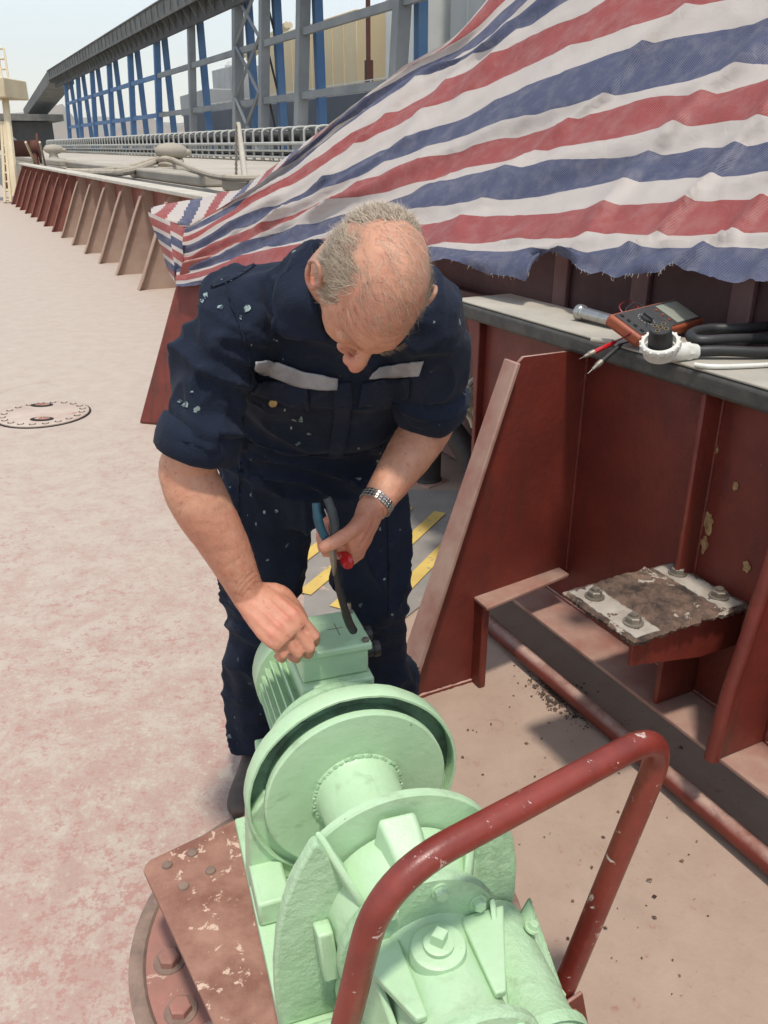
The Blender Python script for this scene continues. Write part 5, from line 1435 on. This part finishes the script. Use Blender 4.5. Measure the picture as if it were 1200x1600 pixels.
for k in range(5):
    a = 2*math.pi*k/5 if k < 4 else 0; a = 2*math.pi*k/4 if k < 4 else 0; rr = .0145 if k < 4 else 0
    c = pc2 + axp*.0583 + (s_*math.cos(a)+b2*math.sin(a))*rr
    mb = MB(); mb.lathe([(0,.0058),(.0006,.0058),(.0007,.0042)], c, axp, 14); pr2 = obj('pin_socket', mb, paint('brass_pin', c8(150,130,90), None, 5, .35, metal=.8, bump=0) if k == 0 else bpy.data.materials['brass_pin'], ins)
    mb = MB(); mb.lathe([(.0008,.0038),(.0012,.0038)], c, axp, 12); obj('pin_hole', mb, 'hole', pr2)
e0 = pc2 + Vector((.02,-.005,-.012)); e1 = e0 + Vector((.062,.030,-.006)); dd = (e1-e0).normalized()
mb = MB(); mb.tube([e0, e0.lerp(e1,.8), e1], [.026,.022,.021], 20); mb.lathe([(0,.024),(.016,.024)], e1 - dd*.02, dd, 8); mb.lathe([(.0,.021),(.02,.019)], e1, dd, 20); obj('cable_sleeve', mb, 'white_plastic', cn, smooth=30)
cb0 = e1 + dd*.012
mb = MB(); mb.tube(spline([cb0, G(1120,548,ZT+.020), G(1200,550,ZT+.016), G(1300,545,ZT+.016), G(1400,530,ZT+.016), G(1440,505,ZT+.016), G(1300,500,ZT+.025), G(1180,512,ZT+.045), G(1110,514,ZT+.045), G(1080,522,ZT+.042), G(1092,532,ZT+.040), G(1150,530,ZT+.040), G(1230,532,ZT+.03), G(1420,560,ZT+.02)], 8), .0135, 14)
tag(obj('power_cable', mb, 'black'), 'thick black cable coiled on the rail behind the white connector', 'cable')
mb = MB(); mb.tube(spline([G(1085,570,ZT+.006), G(1120,573,ZT+.006), G(1200,570,ZT+.006), G(1350,560,ZT+.006)], 6), .006, 10)
tag(obj('white_cord', mb, 'white_plastic'), 'thin white cord lying on the rail below the black cable', 'cord')

# ================================================================== QUAY AND BACKGROUND
def bollard(s, w, label, rope=None):
    b = thing('bollard', S(s, w, 0.98), label, 'bollard', 'mooring bollards on the quay')
    mb_ = MB(); mb_.box(-.55,.55,-.5,.5,0,.14); 
    me_b = MB(Matrix.Translation(S(s, w, .98)) @ SHIP); me_b.box(-.6,.6,-.45,.45,.002,.16); obj('plinth', me_b, 'concrete', b, bevel=.05)
    T = Matrix.Translation(S(s, w, .98)) @ SHIP
    m_ = MB(T); m_.lathe([(.16,.26),(.2,.20),(.32,.17),(.42,.19)], (0,0,0), (0,0,1), 20); obj('neck', m_, 'concrete', b)
    m_ = MB(); ax3 = (SHIP.to_3x3()); blob(m_, S(s, w+.04, 1.50), (.25,.42,.20), ax3, 16); blob(m_, S(s, w+.36, 1.47), (.13,.2,.10), ax3, 12)
    obj('head', m_, 'concrete', b)
    return b
bp = G(268, 268, 1.02)
def sw(p): return p.dot(SA), p.dot(SN)
s_, w_ = sw(bp); bollard(s_, w_, 'dusty mooring bollard with rope round it, nearer to the tarp')
b0_ = S(s_, w_, 1.30)
s2, w2_ = sw(G(85, 252, 1.02)); bollard(s2, w2_, 'dusty mooring bollard farther along the quay at left')
mb = MB()
for k in range(2):
    pts = [b0_ + SA*.25*(-1)**k + SN*.0, b0_ + SA*.3 - SN*.3 + Vector((0,0,-.05*k)), G(200, 262+6*k, 1.12), G(150, 268+2*k, 1.08), G(105, 268, 1.10)]
    mb.tube(spline(pts, 6), .07, 8)
ringp = [b0_ + SA*math.cos(a)*.27 + SN*math.sin(a)*.27 + Vector((0,0,-.02+.05*math.sin(a*2))) for a in [2*math.pi*k/20 for k in range(21)]]
mb.tube(ringp, .07, 8); mb.tube([p + Vector((0,0,-.12)) for p in ringp], .07, 8)
mb.tube(spline([b0_ + SA*-.3, G(330, 274, 1.2), G(420, 278, 1.2)], 6), .045, 8)
tag(obj('mooring_rope', mb, 'rope_dusty'), 'thick dusty mooring rope looped on the nearer bollard', 'rope')
# pale stanchion with chain on the quay edge
po = G(383, 279, 1.0); pt_ = thing('stanchion', po, 'thin pale stanchion with hanging chain at the quay edge', 'post')
tl = (P(372, 192, po.y/ray(383,279).y))
mb = MB(); mb.tube([po, po.lerp(tl,.97), tl], [.065,.05,.045], 10); obj('post', mb, 'rail_far', pt_)
mb = MB()
for k in range(26):
    c = P(369, 196 + k*3.6, po.y/ray(383,279).y - .05)
    rg_ = [c + Vector((math.cos(a)*.02*(k % 2), math.cos(a)*.02*((k+1) % 2), math.sin(a)*.045)) for a in [2*math.pi*q_/8 for q_ in range(9)]]
    mb.tube(rg_, .011, 5)
obj('chain', mb, 'dull_steel', pt_)

# ground level belt conveyor with hoops
bc = thing('belt_conveyor', S(60, 14.3, .98), 'long low belt conveyor with white hoops and black rollers along the quay', 'conveyor')
hm_ = MB(SHIP)
hm_.tube(fillet([(0,0,.0),(0,0,1.30),(0,.25,1.38),(0,1.0,1.38),(0,1.25,1.30),(0,1.25,0)], .16, 4), .055, 8)
hoop_me = hm_.mesh('hoop', Vector(), 50); hoop_me.materials.append(M['hoop'])
rm_ = MB(SHIP); rm_.tube([(.55,.10,1.02),(.55,1.15,1.02)], .24, 10); rm_.tube([(.62,.1,.35),(.62,1.15,.35)], .12, 8)
roll_me = rm_.mesh('roller', Vector(), 50); roll_me.materials.append(M['black'])
s = 26.0
while s < 125:
    for me_, nm in ((hoop_me, 'hoop'), (roll_me, 'roller')):
        o = bpy.data.objects.new(nm, me_); C.objects.link(o); o.parent = bc; o.location = S(s, 14.0, .99) - OFF[bc.name]
    s += 1.3
for z, r_, w in ((.74,.07,13.93),(.45,.05,13.93),(.18,.05,13.93),(.74,.07,15.3)):
    mb = MB(SHIP); mb.tube([(25,w,.99+z),(126,w,.99+z)], r_, 6); obj('long_rail', mb, 'hoop', bc)
mb = MB(SHIP); mb.box(25,126,14.2,15.1,1.30,1.36); obj('belt', mb, 'black', bc)

# elevated conveyor gallery on steel legs
ga = thing('conveyor_gallery', S(110, 22, .98), 'high grey conveyor gallery on blue and grey steel legs receding to the left', 'gallery')
ZG = 12.6; SE = 172.0
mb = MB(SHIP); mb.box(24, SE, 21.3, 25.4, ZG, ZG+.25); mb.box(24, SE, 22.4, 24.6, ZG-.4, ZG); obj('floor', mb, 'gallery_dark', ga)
M['gallery_wall'] = M['gallery']
npan = 60
for k in range(npan):
    s0 = 24 + (SE-24)*k/npan; s1 = 24 + (SE-24)*(k+1)/npan
    mb = MB(SHIP); mb.box(s0+.03, s1-.03, 21.2, 21.29, ZG-.35, ZG+1.0); obj('side_panel', mb, 'gallery', ga)
    if k % 1 == 0:
        mb = MB(SHIP); mb.box(s0-.05, s0+.05, 21.1, 21.195, ZG-.1, ZG+1.0); mb.prism([(s0-.06,21.3,ZG-.005),(s0-.06,22.1,ZG-.005),(s0-.06,22.1,ZG-1.3)], (.12,0,0)); obj('bracket', mb, 'gallery', ga)
mb = MB(SHIP); mb.box(24, SE, 21.05, 21.32, ZG+1.01, ZG+1.10); obj('top_rail', mb, 'gallery', ga)
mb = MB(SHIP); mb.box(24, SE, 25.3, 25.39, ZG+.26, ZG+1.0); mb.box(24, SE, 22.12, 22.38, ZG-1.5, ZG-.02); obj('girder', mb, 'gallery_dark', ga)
# descending end of the gallery
mb = MB(SHIP)
mb.hexa([(SE,21.2,ZG-.8),(SE+52,21.2,7.6),(SE+52,25.4,7.6),(SE,25.4,ZG-.8),(SE,21.2,ZG+1.1),(SE+52,21.2,9.4),(SE+52,25.4,9.4),(SE,25.4,ZG+1.1)]); obj('sloping_end', mb, 'gallery', ga)
def leg(s0, w0, z0, s1, w1, z1, r_, mat, name='leg'):
    mb_ = MB(SHIP); mb_.hexa([(s0-r_,w0-r_,z0),(s0+r_,w0-r_,z0),(s0+r_,w0+r_,z0),(s0-r_,w0+r_,z0),(s1-r_,w1-r_,z1),(s1+r_,w1-r_,z1),(s1+r_,w1+r_,z1),(s1-r_,w1+r_,z1)]); obj(name, mb_, mat, ga)
S_L = [29.2, 42.6] + [56 + 13.35*k for k in range(9)]
for i, s in enumerate(S_L):
    mt = 'grey_steel' if s < 85 else 'blue_steel'
    leg(s, 22, .985, s, 22.75, ZG-.42, .36 if s < 75 else .30, mt)
    leg(s, 23.65, .985, s, 23.5, ZG-.42, .27, 'blue_steel')
    for z_, wa in ((4.6, 22.5), (8.2, 22.76)):
        mb = MB(SHIP); mb.box(s-.12, s+.12, wa+.14, 23.27, z_, z_+.35); obj('cross_beam', mb, 'blue_steel', ga)
    if i + 1 < len(S_L):
        s1 = S_L[i+1]
        for z in (4.4, 8.0):
            wn2 = 22 + .75*(z-1)/11.2
            mb = MB(SHIP); mb.box(s+.37, s1-.37, wn2-.14, wn2+.14, z, z+.42); obj('long_beam', mb, 'grey_steel' if s < 85 else 'blue_steel', ga)
# braced tower
def brace(a, b, r_=.11, mat='grey_steel'):
    mb_ = MB(SHIP); mb_.tube([a, b], r_, 4); obj('brace', mb_, mat, ga)
for s0, s1 in ((63.3, 69.35),):
    leg(s0, 22, .985, s0, 22.75, ZG-.42, .32, 'grey_steel'); leg(s0, 23.65, .985, s0, 23.5, ZG-.42, .27, 'blue_steel')
    for z0, z1 in ((1.1, 5.1), (5.1, 8.6), (8.6, 12)):
        wq = 21.72 + .75*(z0-1)/11.2
        brace((s0+.2,wq,z0), (s1-.2,wq+.27,z1), .14)
        brace((s0+.2,wq+.2,z1), (s1-.2,wq,z0), .14)
        brace((s0+.1,22.6,z1), (s0+.1,23.4,z0), .08, 'gallery_dark')
# transfer house at the far left end
th = thing('transfer_house', S(205, 21, .98), 'grey transfer house with sloping braces at the far end of the gallery', 'building')
mb = MB(SHIP); mb.box(196, 250, 12, 26, 6.4, 7.6); obj('roof', mb, 'gallery', th)
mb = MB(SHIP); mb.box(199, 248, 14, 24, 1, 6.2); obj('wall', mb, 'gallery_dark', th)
for k in range(5):
    mb = MB(SHIP); mb.box(198+k*10, 198.8+k*10, 12, 12.7, .985, 6.38); obj('post', mb, 'grey_steel', th)
mb = MB(SHIP); mb.tube([(196,12.5,1.0),(206,12.5,6.3)], .35, 4); mb.tube([(196,18,1.0),(196,12.4,6.3)], .3, 4); obj('brace', mb, 'grey_steel', th)
mb = MB(SHIP); mb.box(198,248,11.9,11.98,3.2,3.6); mb.box(198,248,11.9,11.98,1.4,1.7); obj('guard_rail', mb, 'grey_steel', th)

# ship on the other side of the quay
sh = thing('bulk_carrier', S(100, 48, -4), 'dark hulled bulk carrier with cream hatch covers moored beyond the gallery', 'ship')
mb = MB(SHIP)
mb.prism([(-30,40,-5),(150,40,-5),(163,42,-5),(170,50,-5),(160,60,-5),(-30,62,-5)], (0,0,11.6)); obj('hull', mb, 'hull', sh, bevel=.1)
mb = MB(SHIP); mb.prism([(140,40,6.61),(163.5,41.8,6.61),(171,50,6.61),(161,60,6.61),(140,60,6.61)], (0,0,3.2)); obj('forecastle', mb, 'ship_grey', sh, bevel=.1)
for (s0, s1, z1, mt, w0) in ((62,77.5,24,'ship_grey',46),(80,88,24,'ship_white',44.5),(94,123,15.2,'ship_cream',44),(137,150,13.0,'ship_grey',44),(125,133,10.5,'ship_white',45)):
    mb = MB(SHIP); mb.box(s0, s1, w0, w0+12, 6.61, z1); hc = obj('deck_house', mb, mt, sh, bevel=.08)
    nb_ = int((s1-s0)/3)
    for k in range(1, nb_):
        ss = s0 + (s1-s0)*k/nb_; mb = MB(SHIP); mb.box(ss-.1, ss+.1, w0-.15, w0-.005, 6.7, z1-.2); obj('rib', mb, mt, hc)
for s in (78.7, 90, 128, 134):
    mb = MB(SHIP); mb.box(s-.35, s+.35, 43.2, 43.9, 6.7, 10.0); mb.box(s-.15,s+.15,43.3,43.7,10.0,15.5); obj('vent_post', mb, 'ship_rust', sh)
for s, z in ((91.5, 24), (152, 14), (40, 26)):
    mb = MB(SHIP); mb.lathe([(0,1.5),(6.5,1.5),(6.6,2.0),(7.5,2.0),(7.6,1.7),(z-6,1.6)], (s, 49, 6.6), (0,0,1), 20); cr_ = obj('crane_post', mb, 'ship_white', sh)
    mb = MB(SHIP); mb.tube([(s-1.5,49,15),(s-24,49,17.5)], .45, 6); mb.tube([(s-1.5,50.5,15),(s-24,49.5,17.5)], .45, 6); obj('jib', mb, 'cream' if s > 100 else 'ship_white', cr_)
s = 38
while s < 140:
    mb = MB(SHIP); mb.box(s-.06,s+.06,40.3,40.42,6.61,7.7); mb.box(s,s+3,40.32,40.38,7.6,7.7); mb.box(s,s+3,40.32,40.38,7.1,7.17); obj('railing', mb, 'ship_white', sh); s += 3
mb = MB(SHIP); mb.prism([(30,46,6.7),(24,46,6.7),(24,46,32),(30,46,32)], (0,10,0)); fn = obj('funnel', mb, 'ship_white', sh)
mb = MB(SHIP); mb.prism([(34.5,45.5,6.7),(20,45.5,6.7),(20,45.5,34),(27,45.5,34)], (0,.3,0)); obj('funnel_panel', mb, 'ship_green', sh)
mb = MB(SHIP); mb.prism([(36.5,45.2,6.7),(34.6,45.2,6.7),(27.1,45.2,34),(29,45.2,34)], (0,.3,0)); obj('funnel_stripe', mb, 'ship_white', sh)

# cream ladder tower at the far left of the deck
lt = thing('ladder_tower', G(12, 318), 'cream painted ladder tower with railed platform at the left edge', 'tower')
D_ = G(12, 318).y / ray(12, 318).y
def seg(a, b, r_, mat='cream', nm='post', par=None):
    mb_ = MB(); mb_.tube([a, b], r_, 8); return obj(nm, mb_, mat, par or lt)
seg(P(25,308,D_), P(8,152,D_), .11); seg(P(8,316,D_), P(2,190,D_), .05); seg(P(17,316,D_), P(6,190,D_), .05)
seg(P(-40,318,D_), P(-45,152,D_), .11)
for v in range(200, 316, 14): seg(P(4+ (v-190)*.05,v,D_), P(8+(v-190)*.09,v,D_), .03, nm='rung')
mb = MB(); a = P(22,154,D_); mb.box(a.x-2.2, a.x, a.y-.6, a.y+1.2, a.z, a.z+.55); obj('platform', mb, 'cream', lt, bevel=.03)
for u, v in ((12,127),(2,127),(-10,127)): seg(P(u+2,v,D_), P(u-6,76,D_), .035, nm='rail_post')
for v in (76, 92, 108): seg(P(8-(127-v)*.1+2,v,D_), P(-30,v,D_), .03, nm='hand_rail')
sd2 = thing('mooring_winch', G(28, 262, .3), 'dark rusty winch drum with red arm at the far end of the deck', 'winch')
c_ = P(34, 232, D_+1.5)
mb = MB(); mb.lathe([(-.6,.42),(-.55,.45),(-.5,.45),(-.5,.25),(.5,.25),(.5,.45),(.55,.45)], c_, (1,.3,0), 20); obj('drum', mb, 'ship_rust', sd2)
mb = MB(); mb.tube([c_ + Vector((-.4,0,.2)), c_ + Vector((-.75,0,-1.2))], .1, 8); mb.tube([c_ + Vector((.4,0,0)), c_ + Vector((.4,0,-1.6))], .1, 8); obj('frame', mb, 'red_far', sd2)
for u0, u1 in ((62,72),(40,58)):
    mb = MB(); mb.tube([G(u1,262,1.0), P(u0,222,24)], .035, 6)
    tag(obj('sounding_rod', mb, 'cream'), 'thin slanting cream rod by the far bulwark, ' + ('right' if u0 > 50 else 'left') + ' one of two', 'rod')

# ================================================================== AIR
mb = MB(); mb.box(-4300, 4300, -300, 4500, -6.5, 420)
hzm = bpy.data.materials.new('haze_air'); hzm.use_nodes = True; nt = hzm.node_tree
for n_ in list(nt.nodes):
    if n_.type == 'BSDF_PRINCIPLED': nt.nodes.remove(n_)
pv = nt.nodes.new('ShaderNodeVolumePrincipled'); pv.inputs['Color'].default_value = (.97,.98,1,1); pv.inputs['Density'].default_value = 0.00016; pv.inputs['Anisotropy'].default_value = 0.3
nt.links.new(pv.outputs[0], nt.nodes['Material Output'].inputs['Volume'])
hzo = obj('haze', mb, hzm, smooth=0); tag(hzo, 'pale hazy harbour air', 'haze', kind='stuff')
